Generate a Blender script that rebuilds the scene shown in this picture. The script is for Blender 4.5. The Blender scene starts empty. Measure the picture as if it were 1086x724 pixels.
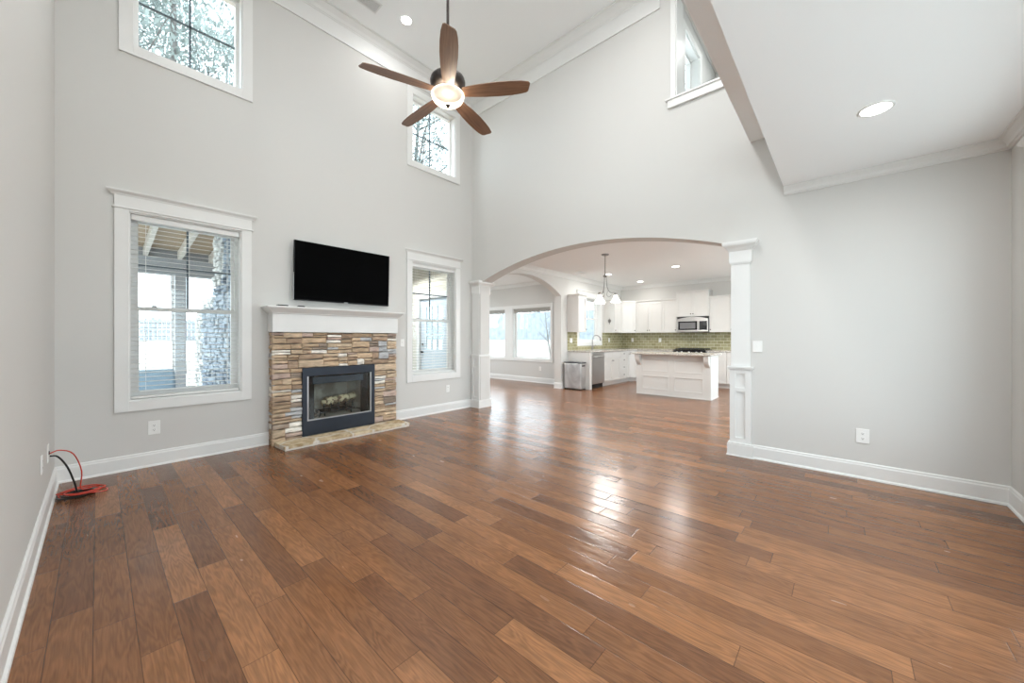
import bpy, bmesh, math, random
from mathutils import Vector, Matrix, noise as mnoise
random.seed(7)
PI = math.pi
SC = bpy.context.scene
COL = SC.collection

# ------------------------------------------------------------------ camera
cam_d = bpy.data.cameras.new('camera')
cam_d.sensor_width = 36.0
cam_d.lens = 392.6 / 1086 * 36.0
cam_d.shift_y = -4.0 / 1086
cam_d.clip_start = 0.05
cam_d.clip_end = 400
cam = bpy.data.objects.new('camera', cam_d)
COL.objects.link(cam)
cam.location = (0, 0, 1.27)
cam.rotation_euler = (PI / 2, 0, -math.radians(48.23))
SC.camera = cam

# ------------------------------------------------------------------ world, exposure
SC.view_settings.view_transform = 'Standard'
SC.view_settings.look = 'None'
SC.view_settings.gamma = 1.0
SC.view_settings.use_curve_mapping = False
SC.view_settings.exposure = 0.15
SC.cycles.max_bounces = 12
SC.cycles.diffuse_bounces = 8
SC.cycles.glossy_bounces = 4
SC.cycles.transparent_max_bounces = 16
SC.cycles.caustics_reflective = False
SC.cycles.caustics_refractive = False
SC.cycles.sample_clamp_indirect = 6
SC.cycles.use_denoising = True
SKY = 5.2
w = bpy.data.worlds.new('sky')
SC.world = w
w.use_nodes = True
bg = w.node_tree.nodes['Background']
bg.inputs[0].default_value = (0.86, 0.935, 1.0, 1)
bg.inputs[1].default_value = SKY

def area_light(name, loc, rot, sx, sy, power, color=(1, 1, 1), shape='RECTANGLE', spread=PI, portal=False):
    d = bpy.data.lights.new(name, 'AREA')
    d.shape = shape
    d.size = sx
    if shape in ('RECTANGLE', 'ELLIPSE'):
        d.size_y = sy
    d.energy = power
    d.color = color
    d.spread = spread
    if portal:
        d.cycles.is_portal = True
    o = bpy.data.objects.new(name, d)
    COL.objects.link(o)
    o.location = loc
    o.rotation_euler = rot
    return o

# lamp strengths (W); the lamps themselves are built with their fittings
P_CAN_HIGH = 36
P_CAN_LOW = 8
P_CAN_KIT = 26
P_FAN = 27
P_SHADE = 18
WARM = (1.0, 0.98, 0.95)
SOFT = (1.0, 1.0, 1.0)

# ------------------------------------------------------------------ room constants
XL, YF, XA = -0.25, 5.11, 4.605       # left wall, fireplace wall, arch wall
YS = -0.953                           # wall behind the camera
XA2 = 4.84                            # far face of the arch wall
ZT = 5.65                             # tall ceiling
ZL = 2.775                            # low ceiling
ZK = 2.87                             # kitchen ceiling
YK, XK = 5.24, 11.07                  # sink wall, range wall
XB = 8.30                             # breakfast window wall
YB = 9.30
WT = 0.2

# portals in the openings (sampling of daylight only)
N = -PI / 2
def portal_y(x0, x1, z0, z1, y, inward):   # opening in a wall of constant y; inward = -1 light goes to -y
    area_light('portal', ((x0 + x1) / 2, y, (z0 + z1) / 2), (-PI / 2, 0, 0) if inward < 0 else (PI / 2, 0, 0), x1 - x0, z1 - z0, 1, portal=True)
def portal_x(y0, y1, z0, z1, x, inward):
    area_light('portal', (x, (y0 + y1) / 2, (z0 + z1) / 2), (0, PI / 2 if inward < 0 else -PI / 2, 0), z1 - z0, y1 - y0, 1, portal=True)

# ------------------------------------------------------------------ materials
MATS = {}
def nt_new(name):
    m = bpy.data.materials.new(name)
    m.use_nodes = True
    return m, m.node_tree.nodes, m.node_tree.links, m.node_tree.nodes['Principled BSDF']

def mat(name, col, rough=0.5, metal=0.0, spec=0.5, bump=0.0, bscale=80, emit=None, estr=0, var=0.0, vscale=5, coat=0.0):
    if name in MATS:
        return MATS[name]
    m, ns, ls, p = nt_new(name)
    p.inputs['Base Color'].default_value = (*col, 1)
    p.inputs['Roughness'].default_value = rough
    p.inputs['Metallic'].default_value = metal
    p.inputs['Specular IOR Level'].default_value = spec
    p.inputs['Coat Weight'].default_value = coat
    tc = ns.new('ShaderNodeTexCoord')
    if bump:
        n = ns.new('ShaderNodeTexNoise'); n.inputs['Scale'].default_value = bscale; n.inputs['Detail'].default_value = 4
        b = ns.new('ShaderNodeBump'); b.inputs['Strength'].default_value = bump; b.inputs['Distance'].default_value = 0.01
        ls.new(tc.outputs['Object'], n.inputs['Vector']); ls.new(n.outputs['Fac'], b.inputs['Height']); ls.new(b.outputs['Normal'], p.inputs['Normal'])
    if var:
        n = ns.new('ShaderNodeTexNoise'); n.inputs['Scale'].default_value = vscale; n.inputs['Detail'].default_value = 5
        r = ns.new('ShaderNodeValToRGB')
        r.color_ramp.elements[0].position = 0.3; r.color_ramp.elements[1].position = 0.7
        r.color_ramp.elements[0].color = (*[c * (1 - var) for c in col], 1)
        r.color_ramp.elements[1].color = (*[min(1, c * (1 + var)) for c in col], 1)
        ls.new(tc.outputs['Object'], n.inputs['Vector']); ls.new(n.outputs['Fac'], r.inputs['Fac']); ls.new(r.outputs['Color'], p.inputs['Base Color'])
    if emit:
        p.inputs['Emission Color'].default_value = (*emit, 1)
        p.inputs['Emission Strength'].default_value = estr
    MATS[name] = m
    return m

WALL = mat('wall_paint', (0.63, 0.622, 0.60), 0.75, spec=0.25, bump=0.03, bscale=220)
CEIL = mat('ceiling_paint', (0.89, 0.90, 0.90), 0.85, spec=0.2, bump=0.03, bscale=160)
TRIM = mat('trim_paint', (0.755, 0.755, 0.74), 0.38, spec=0.45, var=0.01)
CAB = mat('cabinet_paint', (0.70, 0.69, 0.665), 0.4, spec=0.45, var=0.012)
PLATE = mat('plate_plastic', (0.84, 0.84, 0.82), 0.35, var=0.01)
SLOT = mat('socket_slot', (0.05, 0.05, 0.05), 0.6, var=0.05)
BLACKM = mat('black_metal', (0.018, 0.02, 0.022), 0.42, metal=0.3, var=0.1)
BLACKG = mat('black_gloss', (0.01, 0.01, 0.012), 0.15, var=0.05)
FRAMEB = mat('charcoal_frame', (0.025, 0.032, 0.045), 0.35, metal=0.4, spec=0.5, var=0.08)
STEEL = mat('stainless', (0.56, 0.55, 0.54), 0.3, metal=0.9, var=0.04, vscale=3)
NICKEL = mat('brushed_nickel', (0.30, 0.29, 0.28), 0.35, metal=0.85, var=0.05)
BRONZE = mat('dark_bronze', (0.055, 0.045, 0.042), 0.35, metal=0.7, var=0.08)
KNOB = mat('knob_bronze', (0.06, 0.05, 0.045), 0.4, metal=0.6, var=0.05)
BLIND = mat('blind_slat', (0.80, 0.80, 0.78), 0.5, var=0.01)
SHADEF = mat('roller_fabric', (0.42, 0.41, 0.38), 0.9, var=0.04)
MUNT_BACKLIT = mat('backlit_muntin', (0.10, 0.13, 0.15), 0.5, var=0.05)  # backlit darkness is put into the muntin colour
SCREEN = mat('tv_screen', (0.001, 0.001, 0.0012), 0.6, spec=0.03, var=0.05)
BEZEL = mat('tv_bezel', (0.01, 0.01, 0.011), 0.5, spec=0.2, var=0.05)
RED = mat('red_rubber', (0.55, 0.05, 0.025), 0.45, var=0.06)
BLKR = mat('black_rubber', (0.012, 0.012, 0.012), 0.5, var=0.06)
EMIT_CAN = mat('lamp_lens', (0.9, 0.9, 0.9), 0.5, emit=(1, 0.97, 0.93), estr=8, var=0.01)
SHADEG = mat('frosted_shade', (0.9, 0.88, 0.84), 0.5, emit=(1.0, 0.93, 0.84), estr=2.2, var=0.01)
def bowl_mat():
    m = bpy.data.materials.new('frosted_bowl'); m.use_nodes = True
    ns, ls = m.node_tree.nodes, m.node_tree.links; p = ns['Principled BSDF']
    p.inputs['Base Color'].default_value = (0.93, 0.88, 0.78, 1); p.inputs['Roughness'].default_value = 0.35
    p.inputs['Emission Color'].default_value = (1.0, 0.80, 0.55, 1); p.inputs['Emission Strength'].default_value = 0.42
    t = ns.new('ShaderNodeBsdfTransparent'); t.inputs[0].default_value = (1, 0.95, 0.88, 1)
    n = ns.new('ShaderNodeTexNoise'); n.inputs['Scale'].default_value = 9; tc = ns.new('ShaderNodeTexCoord'); ls.new(tc.outputs['Object'], n.inputs['Vector'])
    mr = ns.new('ShaderNodeMapRange'); mr.inputs['To Min'].default_value = 0.26; mr.inputs['To Max'].default_value = 0.38; ls.new(n.outputs['Fac'], mr.inputs['Value'])
    mx = ns.new('ShaderNodeMixShader'); ls.new(mr.outputs[0], mx.inputs[0]); ls.new(p.outputs[0], mx.inputs[1]); ls.new(t.outputs[0], mx.inputs[2])
    ls.new(mx.outputs[0], ns['Material Output'].inputs[0]); return m
BOWLG = bowl_mat()

def glass_mat():
    m = bpy.data.materials.new('window_glass'); m.use_nodes = True
    ns, ls = m.node_tree.nodes, m.node_tree.links
    ns.remove(ns['Principled BSDF'])
    t = ns.new('ShaderNodeBsdfTransparent'); t.inputs[0].default_value = (0.93, 0.965, 0.97, 1)
    g = ns.new('ShaderNodeBsdfGlossy'); g.inputs['Roughness'].default_value = 0.03
    mx = ns.new('ShaderNodeMixShader'); mx.inputs[0].default_value = 0.035
    ls.new(t.outputs[0], mx.inputs[1]); ls.new(g.outputs[0], mx.inputs[2])
    ls.new(mx.outputs[0], ns['Material Output'].inputs[0])
    return m
GLASS = glass_mat()

def floor_mat():
    m, ns, ls, p = nt_new('hand_scraped_planks')
    def math_(op, a, b=None, c=None):
        n = ns.new('ShaderNodeMath'); n.operation = op
        for i, v in enumerate((a, b, c)):
            if v is None: continue
            if isinstance(v, (int, float)): n.inputs[i].default_value = v
            else: ls.new(v, n.inputs[i])
        return n.outputs[0]
    def comb(a, b, c):
        n = ns.new('ShaderNodeCombineXYZ')
        for i, v in enumerate((a, b, c)):
            if isinstance(v, (int, float)): n.inputs[i].default_value = v
            else: ls.new(v, n.inputs[i])
        return n.outputs[0]
    g = ns.new('ShaderNodeNewGeometry'); s = ns.new('ShaderNodeSeparateXYZ'); ls.new(g.outputs['Position'], s.inputs[0])
    X, Y = s.outputs[0], s.outputs[1]
    W = 0.127
    xr = math_('DIVIDE', math_('ADD', X, 20.0 * W + 0.013), W)
    row = math_('FLOOR', xr); fx = math_('FRACT', xr)
    wn = ns.new('ShaderNodeTexWhiteNoise'); wn.noise_dimensions = '1D'; ls.new(row, wn.inputs['W'])
    L = math_('MULTIPLY_ADD', wn.outputs['Value'], 0.7, 0.75)
    wn2 = ns.new('ShaderNodeTexWhiteNoise'); wn2.noise_dimensions = '1D'; ls.new(math_('ADD', row, 57.3), wn2.inputs['W'])
    yo = math_('DIVIDE', math_('ADD', Y, math_('MULTIPLY_ADD', wn2.outputs['Value'], 5.0, 20.0)), L)
    col = math_('FLOOR', yo); fy = math_('FRACT', yo)
    pid = ns.new('ShaderNodeTexWhiteNoise'); pid.noise_dimensions = '2D'; ls.new(comb(row, col, 0), pid.inputs['Vector'])
    ramp = ns.new('ShaderNodeValToRGB')
    cr = ramp.color_ramp
    cols = [(0.0, (0.126, 0.052, 0.023)), (0.3, (0.174, 0.072, 0.028)), (0.7, (0.215, 0.091, 0.036)), (1.0, (0.270, 0.118, 0.048))]
    cr.elements[0].position = cols[0][0]; cr.elements[0].color = (*cols[0][1], 1)
    cr.elements[1].position = cols[-1][0]; cr.elements[1].color = (*cols[-1][1], 1)
    for q, c in cols[1:-1]:
        e = cr.elements.new(q); e.color = (*c, 1)
    ls.new(pid.outputs['Value'], ramp.inputs[0])
    # cathedral grain: contour lines of a stretched noise, shifted per plank
    off = math_('MULTIPLY', pid.outputs['Value'], 37.0)
    n1 = ns.new('ShaderNodeTexNoise'); n1.inputs['Scale'].default_value = 1.0; n1.inputs['Detail'].default_value = 3.0; n1.inputs['Distortion'].default_value = 0.25
    ls.new(comb(math_('MULTIPLY', X, 9.0), math_('MULTIPLY', Y, 1.1), off), n1.inputs['Vector'])
    rings = math_('SINE', math_('MULTIPLY', n1.outputs['Fac'], 105.0))
    n2 = ns.new('ShaderNodeTexNoise'); n2.inputs['Scale'].default_value = 1.0; n2.inputs['Detail'].default_value = 4.0
    ls.new(comb(math_('MULTIPLY', X, 190.0), math_('MULTIPLY', Y, 9.0), off), n2.inputs['Vector'])
    n4 = ns.new('ShaderNodeTexNoise'); n4.inputs['Scale'].default_value = 1.0; n4.inputs['Detail'].default_value = 3.0
    ls.new(comb(math_('MULTIPLY', X, 14.0), math_('MULTIPLY', Y, 3.0), math_('ADD', off, 5.0)), n4.inputs['Vector'])
    n5 = ns.new('ShaderNodeTexNoise'); n5.inputs['Scale'].default_value = 1.0; n5.inputs['Detail'].default_value = 2.0
    ls.new(comb(math_('MULTIPLY', X, 24.0), math_('MULTIPLY', Y, 42.0), off), n5.inputs['Vector'])
    gr = math_('ADD', math_('MULTIPLY', rings, 0.13), math_('MULTIPLY_ADD', n2.outputs['Fac'], 0.75, 0.30))
    gr = math_('ADD', gr, math_('MULTIPLY', n4.outputs['Fac'], 0.60))
    # seams
    dx = math_('MULTIPLY', math_('MINIMUM', fx, math_('SUBTRACT', 1.0, fx)), W)
    dy = math_('MULTIPLY', math_('MINIMUM', fy, math_('SUBTRACT', 1.0, fy)), L)
    d = math_('MINIMUM', dx, dy)
    seam = ns.new('ShaderNodeMapRange'); seam.inputs['From Min'].default_value = 0.0006; seam.inputs['From Max'].default_value = 0.0022
    ls.new(d, seam.inputs['Value'])
    fac = math_('MULTIPLY', gr, math_('MULTIPLY_ADD', seam.outputs[0], 0.6, 0.4))
    mul = ns.new('ShaderNodeVectorMath'); mul.operation = 'SCALE'
    ls.new(ramp.outputs[0], mul.inputs[0]); ls.new(fac, mul.inputs['Scale'])
    ls.new(mul.outputs[0], p.inputs['Base Color'])
    # scraped surface
    n3 = ns.new('ShaderNodeTexNoise'); n3.inputs['Scale'].default_value = 1.0; n3.inputs['Detail'].default_value = 1.0
    ls.new(comb(math_('MULTIPLY', X, 17.0), math_('MULTIPLY', Y, 5.0), off), n3.inputs['Vector'])
    hs = math_('ADD', math_('MULTIPLY', n3.outputs['Fac'], 0.0058), math_('MULTIPLY', rings, 0.00020))
    hs = math_('ADD', hs, math_('MULTIPLY', n5.outputs['Fac'], 0.0014))
    sb = ns.new('ShaderNodeMapRange'); sb.inputs['From Max'].default_value = 0.005; sb.inputs['To Max'].default_value = 0.0012
    ls.new(d, sb.inputs['Value'])
    h = math_('ADD', hs, sb.outputs[0])
    b = ns.new('ShaderNodeBump'); b.inputs['Strength'].default_value = 0.42; b.inputs['Distance'].default_value = 1.0
    ls.new(h, b.inputs['Height']); ls.new(b.outputs[0], p.inputs['Normal'])
    ls.new(math_('MULTIPLY_ADD', n3.outputs['Fac'], 0.12, 0.18), p.inputs['Roughness'])
    p.inputs['Specular IOR Level'].default_value = 0.5
    return m
FLOOR = floor_mat()

def wood_mat(name, c1, c2, sx=60, sy=4, rough=0.4):
    m, ns, ls, p = nt_new(name)
    tc = ns.new('ShaderNodeTexCoord'); mp = ns.new('ShaderNodeMapping'); mp.inputs['Scale'].default_value = (sy, sx, sx)
    n = ns.new('ShaderNodeTexNoise'); n.inputs['Scale'].default_value = 1; n.inputs['Detail'].default_value = 5
    r = ns.new('ShaderNodeValToRGB'); r.color_ramp.elements[0].position = 0.3; r.color_ramp.elements[1].position = 0.7
    r.color_ramp.elements[0].color = (*c1, 1); r.color_ramp.elements[1].color = (*c2, 1)
    ls.new(tc.outputs['Object'], mp.inputs[0]); ls.new(mp.outputs[0], n.inputs['Vector']); ls.new(n.outputs['Fac'], r.inputs[0]); ls.new(r.outputs[0], p.inputs['Base Color'])
    p.inputs['Roughness'].default_value = rough
    return m
BLADEW = wood_mat('walnut_blade', (0.15, 0.078, 0.046), (0.25, 0.14, 0.085))
PORCHW = wood_mat('porch_boards', (0.34, 0.25, 0.16), (0.46, 0.35, 0.24), rough=0.7)

def stone_mat(name='ledge_stone'):
    m, ns, ls, p = nt_new(name)
    a = ns.new('ShaderNodeVertexColor'); a.layer_name = 'stone'
    tc = ns.new('ShaderNodeTexCoord')
    mp = ns.new('ShaderNodeMapping'); mp.inputs['Scale'].default_value = (9, 9, 34)
    n = ns.new('ShaderNodeTexNoise'); n.inputs['Scale'].default_value = 1; n.inputs['Detail'].default_value = 7
    ls.new(tc.outputs['Object'], mp.inputs[0]); ls.new(mp.outputs[0], n.inputs['Vector'])
    mr = ns.new('ShaderNodeMapRange'); mr.inputs['From Min'].default_value = 0.3; mr.inputs['From Max'].default_value = 0.7
    mr.inputs['To Min'].default_value = 0.72; mr.inputs['To Max'].default_value = 1.3
    ls.new(n.outputs['Fac'], mr.inputs['Value'])
    v = ns.new('ShaderNodeVectorMath'); v.operation = 'SCALE'; ls.new(a.outputs['Color'], v.inputs[0]); ls.new(mr.outputs[0], v.inputs['Scale'])
    ls.new(v.outputs[0], p.inputs['Base Color'])
    b = ns.new('ShaderNodeBump'); b.inputs['Strength'].default_value = 0.5; b.inputs['Distance'].default_value = 0.012
    ls.new(n.outputs['Fac'], b.inputs['Height']); ls.new(b.outputs[0], p.inputs['Normal'])
    p.inputs['Roughness'].default_value = 0.85
    p.inputs['Specular IOR Level'].default_value = 0.25
    return m
STONE = stone_mat()

def flag_mat():
    m, ns, ls, p = nt_new('flagstone')
    tc = ns.new('ShaderNodeTexCoord')
    nz = ns.new('ShaderNodeTexNoise'); nz.inputs['Scale'].default_value = 5
    mixv = ns.new('ShaderNodeMixRGB'); mixv.inputs[0].default_value = 0.12
    ls.new(tc.outputs['Object'], nz.inputs['Vector']); ls.new(tc.outputs['Object'], mixv.inputs[1]); ls.new(nz.outputs['Color'], mixv.inputs[2])
    v1 = ns.new('ShaderNodeTexVoronoi'); v1.feature = 'DISTANCE_TO_EDGE'; v1.inputs['Scale'].default_value = 3.4; v1.voronoi_dimensions = '2D'
    v2 = ns.new('ShaderNodeTexVoronoi'); v2.inputs['Scale'].default_value = 3.4; v2.voronoi_dimensions = '2D'
    ls.new(mixv.outputs[0], v1.inputs['Vector']); ls.new(mixv.outputs[0], v2.inputs['Vector'])
    n = ns.new('ShaderNodeTexNoise'); n.inputs['Scale'].default_value = 14; n.inputs['Detail'].default_value = 5
    ls.new(tc.outputs['Object'], n.inputs['Vector'])
    r = ns.new('ShaderNodeValToRGB'); r.color_ramp.elements[0].position = 0.32; r.color_ramp.elements[1].position = 0.62
    r.color_ramp.elements[0].color = (0.36, 0.24, 0.11, 1); r.color_ramp.elements[1].color = (0.66, 0.55, 0.38, 1)
    sep = ns.new('ShaderNodeSeparateColor'); ls.new(v2.outputs['Color'], sep.inputs[0])
    ad = ns.new('ShaderNodeMath'); ad.operation = 'MULTIPLY_ADD'; ad.inputs[1].default_value = 0.25; ls.new(sep.outputs[0], ad.inputs[0]); 
    sb = ns.new('ShaderNodeMath'); sb.operation = 'SUBTRACT'; sb.inputs[1].default_value = 0.12; ls.new(n.outputs['Fac'], sb.inputs[0]); ls.new(sb.outputs[0], ad.inputs[2])
    ls.new(ad.outputs[0], r.inputs[0])
    mr = ns.new('ShaderNodeMapRange'); mr.inputs['From Min'].default_value = 0.03; mr.inputs['From Max'].default_value = 0.055
    ls.new(v1.outputs['Distance'], mr.inputs['Value'])
    mx = ns.new('ShaderNodeMixRGB'); mx.inputs[1].default_value = (0.68, 0.64, 0.57, 1)
    ls.new(mr.outputs[0], mx.inputs[0]); ls.new(r.outputs[0], mx.inputs[2]); ls.new(mx.outputs[0], p.inputs['Base Color'])
    b = ns.new('ShaderNodeBump'); b.inputs['Strength'].default_value = 0.5; b.inputs['Distance'].default_value = 0.01
    ls.new(mr.outputs[0], b.inputs['Height']); ls.new(b.outputs[0], p.inputs['Normal'])
    p.inputs['Roughness'].default_value = 0.7
    return m
FLAG = flag_mat()

def tile_mat():
    m, ns, ls, p = nt_new('glazed_subway_tile')
    g = ns.new('ShaderNodeNewGeometry'); s = ns.new('ShaderNodeSeparateXYZ'); ls.new(g.outputs['Position'], s.inputs[0])
    ad = ns.new('ShaderNodeMath'); ad.operation = 'ADD'; ls.new(s.outputs[0], ad.inputs[0]); ls.new(s.outputs[1], ad.inputs[1])
    c = ns.new('ShaderNodeCombineXYZ'); ls.new(ad.outputs[0], c.inputs[0]); ls.new(s.outputs[2], c.inputs[1])
    bt = ns.new('ShaderNodeTexBrick'); ls.new(c.outputs[0], bt.inputs['Vector'])
    bt.inputs['Scale'].default_value = 1.0; bt.inputs['Brick Width'].default_value = 0.155; bt.inputs['Row Height'].default_value = 0.079
    bt.inputs['Mortar Size'].default_value = 0.0045; bt.inputs['Mortar Smooth'].default_value = 0.3; bt.offset = 0.5
    bt.inputs['Color1'].default_value = (0.30, 0.275, 0.15, 1); bt.inputs['Color2'].default_value = (0.41, 0.385, 0.235, 1); bt.inputs['Mortar'].default_value = (0.66, 0.63, 0.50, 1)
    bt.inputs['Bias'].default_value = -0.1
    ls.new(bt.outputs['Color'], p.inputs['Base Color'])
    b = ns.new('ShaderNodeBump'); b.invert = True; b.inputs['Strength'].default_value = 0.4; b.inputs['Distance'].default_value = 0.004
    ls.new(bt.outputs['Fac'], b.inputs['Height']); ls.new(b.outputs[0], p.inputs['Normal'])
    p.inputs['Roughness'].default_value = 0.12
    return m
TILE = tile_mat()

def granite_mat():
    m, ns, ls, p = nt_new('speckled_granite')
    tc = ns.new('ShaderNodeTexCoord')
    n = ns.new('ShaderNodeTexNoise'); n.inputs['Scale'].default_value = 38; n.inputs['Detail'].default_value = 8; n.inputs['Roughness'].default_value = 0.7
    ls.new(tc.outputs['Object'], n.inputs['Vector'])
    r = ns.new('ShaderNodeValToRGB'); r.color_ramp.elements[0].position = 0.36; r.color_ramp.elements[1].position = 0.6
    r.color_ramp.elements[0].color = (0.26, 0.22, 0.19, 1); r.color_ramp.elements[1].color = (0.70, 0.67, 0.62, 1)
    ls.new(n.outputs['Fac'], r.inputs[0]); ls.new(r.outputs[0], p.inputs['Base Color'])
    p.inputs['Roughness'].default_value = 0.15
    return m
GRANITE = granite_mat()

def bark_like(name, c1, c2, sc=18):
    m, ns, ls, p = nt_new(name)
    tc = ns.new('ShaderNodeTexCoord')
    n = ns.new('ShaderNodeTexNoise'); n.inputs['Scale'].default_value = sc; n.inputs['Detail'].default_value = 6
    ls.new(tc.outputs['Object'], n.inputs['Vector'])
    r = ns.new('ShaderNodeValToRGB'); r.color_ramp.elements[0].position = 0.42; r.color_ramp.elements[1].position = 0.56
    r.color_ramp.elements[0].color = (*c1, 1); r.color_ramp.elements[1].color = (*c2, 1)
    ls.new(n.outputs['Fac'], r.inputs[0]); ls.new(r.outputs[0], p.inputs['Base Color'])
    b = ns.new('ShaderNodeBump'); b.inputs['Strength'].default_value = 0.8; b.inputs['Distance'].default_value = 0.01
    ls.new(n.outputs['Fac'], b.inputs['Height']); ls.new(b.outputs[0], p.inputs['Normal'])
    p.inputs['Roughness'].default_value = 0.9
    return m
LOGM = bark_like('ceramic_log', (0.10, 0.06, 0.035), (0.62, 0.52, 0.34))
LOGD = bark_like('charred_log', (0.04, 0.035, 0.03), (0.22, 0.17, 0.13))
FIREBRK = bark_like('firebox_panel', (0.30, 0.26, 0.21), (0.48, 0.43, 0.36), 6)
TREEB = bark_like('tree_bark', (0.12, 0.115, 0.11), (0.22, 0.21, 0.20), 9)
LEAF = mat('leaf_green', (0.27, 0.315, 0.30), 0.8, var=0.35, vscale=0.8)
GROUND = mat('pale_dry_ground', (0.50, 0.475, 0.43), 0.95, var=0.12, vscale=0.6)
FENCEM = mat('weathered_fence', (0.36, 0.40, 0.44), 0.85, var=0.2, vscale=3)
SIDING = mat('beige_siding', (0.62, 0.58, 0.50), 0.7, var=0.03)
DOORP = mat('blue_grey_door', (0.58, 0.66, 0.74), 0.5, var=0.02)
CONC = mat('porch_concrete', (0.55, 0.55, 0.54), 0.8, var=0.08)
BLUEC = mat('blue_fabric', (0.30, 0.40, 0.48), 0.8, var=0.1)
BEAMG = mat('grey_beam', (0.33, 0.34, 0.35), 0.7, var=0.05)
RAFT = mat('white_rafter', (0.66, 0.62, 0.56), 0.7, var=0.05)
def marble_mat():
    m, ns, ls, p = nt_new('brushed_bin_steel')
    tc = ns.new('ShaderNodeTexCoord')
    n = ns.new('ShaderNodeTexNoise'); n.inputs['Scale'].default_value = 2.2; n.inputs['Detail'].default_value = 3; n.inputs['Distortion'].default_value = 1.5
    ls.new(tc.outputs['Object'], n.inputs['Vector'])
    r = ns.new('ShaderNodeValToRGB'); r.color_ramp.elements[0].position = 0.35; r.color_ramp.elements[1].position = 0.6
    r.color_ramp.elements[0].color = (0.50, 0.49, 0.48, 1); r.color_ramp.elements[1].color = (0.72, 0.72, 0.71, 1)
    ls.new(n.outputs['Fac'], r.inputs[0]); ls.new(r.outputs[0], p.inputs['Base Color'])
    p.inputs['Metallic'].default_value = 0.75; p.inputs['Roughness'].default_value = 0.32
    return m
BINM = marble_mat()

# ------------------------------------------------------------------ mesh helpers
class MB:
    def __init__(self, fn=None):
        self.bm = bmesh.new(); self.fn = fn or (lambda a, b, c: (a, b, c)); self.layer = None
    def v(self, a, b, c):
        return self.bm.verts.new(self.fn(a, b, c))
    def face(self, pts):
        try:
            return self.bm.faces.new([self.v(*p) for p in pts])
        except ValueError:
            return None
    def box(self, a0, a1, b0, b1, c0, c1):
        P = [self.v(a, b, c) for a in (a0, a1) for b in (b0, b1) for c in (c0, c1)]
        fs = []
        for f in ((0, 1, 3, 2), (4, 6, 7, 5), (0, 4, 5, 1), (2, 3, 7, 6), (0, 2, 6, 4), (1, 5, 7, 3)):
            fs.append(self.bm.faces.new([P[i] for i in f]))
        return P, fs
    def prism(self, poly, c0, c1, axis=2):
        """poly = list of (p,q); extruded along axis from c0 to c1"""
        def mk(p, q, c):
            return {2: (p, q, c), 1: (p, c, q), 0: (c, p, q)}[axis]
        A = [self.v(*mk(p, q, c0)) for p, q in poly]; B = [self.v(*mk(p, q, c1)) for p, q in poly]
        n = len(poly)
        self.bm.faces.new(A[::-1]); self.bm.faces.new(B)
        for i in range(n):
            self.bm.faces.new([A[i], A[(i + 1) % n], B[(i + 1) % n], B[i]])
    def lathe(self, prof, cx, cy, seg=32, cap=True):
        """prof = list of (r,z)"""
        rings = []
        for r, z in prof:
            rings.append([self.v(cx + r * math.cos(2 * PI * k / seg), cy + r * math.sin(2 * PI * k / seg), z) for k in range(seg)])
        for i in range(len(rings) - 1):
            for k in range(seg):
                self.bm.faces.new([rings[i][k], rings[i][(k + 1) % seg], rings[i + 1][(k + 1) % seg], rings[i + 1][k]])
        if cap:
            self.bm.faces.new(rings[0][::-1]); self.bm.faces.new(rings[-1])
    def tube(self, pts, r, seg=10, cap=True):
        pts = [Vector(self.fn(*p)) for p in pts]
        rr = r if isinstance(r, (list, tuple)) else [r] * len(pts)
        t0 = (pts[1] - pts[0]).normalized()
        up = Vector((0, 0, 1)) if abs(t0.z) < 0.9 else Vector((1, 0, 0))
        nrm = t0.cross(up).normalized()
        rings = []
        for i, p in enumerate(pts):
            t = (pts[min(i + 1, len(pts) - 1)] - pts[max(i - 1, 0)]).normalized()
            nrm = (nrm - t * nrm.dot(t))
            nrm = nrm.normalized() if nrm.length > 1e-6 else t.orthogonal().normalized()
            bn = t.cross(nrm)
            rings.append([self.bm.verts.new(p + (nrm * math.cos(2 * PI * k / seg) + bn * math.sin(2 * PI * k / seg)) * rr[i]) for k in range(seg)])
        for i in range(len(rings) - 1):
            for k in range(seg):
                self.bm.faces.new([rings[i][k], rings[i][(k + 1) % seg], rings[i + 1][(k + 1) % seg], rings[i + 1][k]])
        if cap:
            self.bm.faces.new(rings[0][::-1]); self.bm.faces.new(rings[-1])
    def build(self, name, m, parent=None, bevel=0.0, smooth=False, recalc=True):
        if recalc:
            bmesh.ops.recalc_face_normals(self.bm, faces=self.bm.faces)
        if parent is not None:
            off = parent_world(parent)
            bmesh.ops.translate(self.bm, vec=-off, verts=self.bm.verts)
        me = bpy.data.meshes.new(name); self.bm.to_mesh(me); self.bm.free()
        me.materials.append(m)
        o = bpy.data.objects.new(name, me); COL.objects.link(o)
        if parent is not None:
            o.parent = parent
        if smooth:
            for p in me.polygons: p.use_smooth = True
        if bevel:
            md = o.modifiers.new('bevel', 'BEVEL'); md.width = bevel; md.segments = 2; md.limit_method = 'ANGLE'; md.angle_limit = math.radians(40)
        return o

def parent_world(o):
    v = Vector((0, 0, 0))
    while o is not None:
        v = v + o.location; o = o.parent
    return v

def thing(name, label, cat, loc=(0, 0, 0), group=None):
    o = bpy.data.objects.new(name, None); COL.objects.link(o); o.location = loc
    o.empty_display_size = 0.1
    o['label'] = label; o['category'] = cat
    if group: o['group'] = group
    return o
def tag(o, label, cat, group=None):
    o['label'] = label; o['category'] = cat
    if group: o['group'] = group
    return o
def st(o):
    o['kind'] = 'structure'; return o
def plab(o, t):
    o['label'] = t; return o

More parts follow.
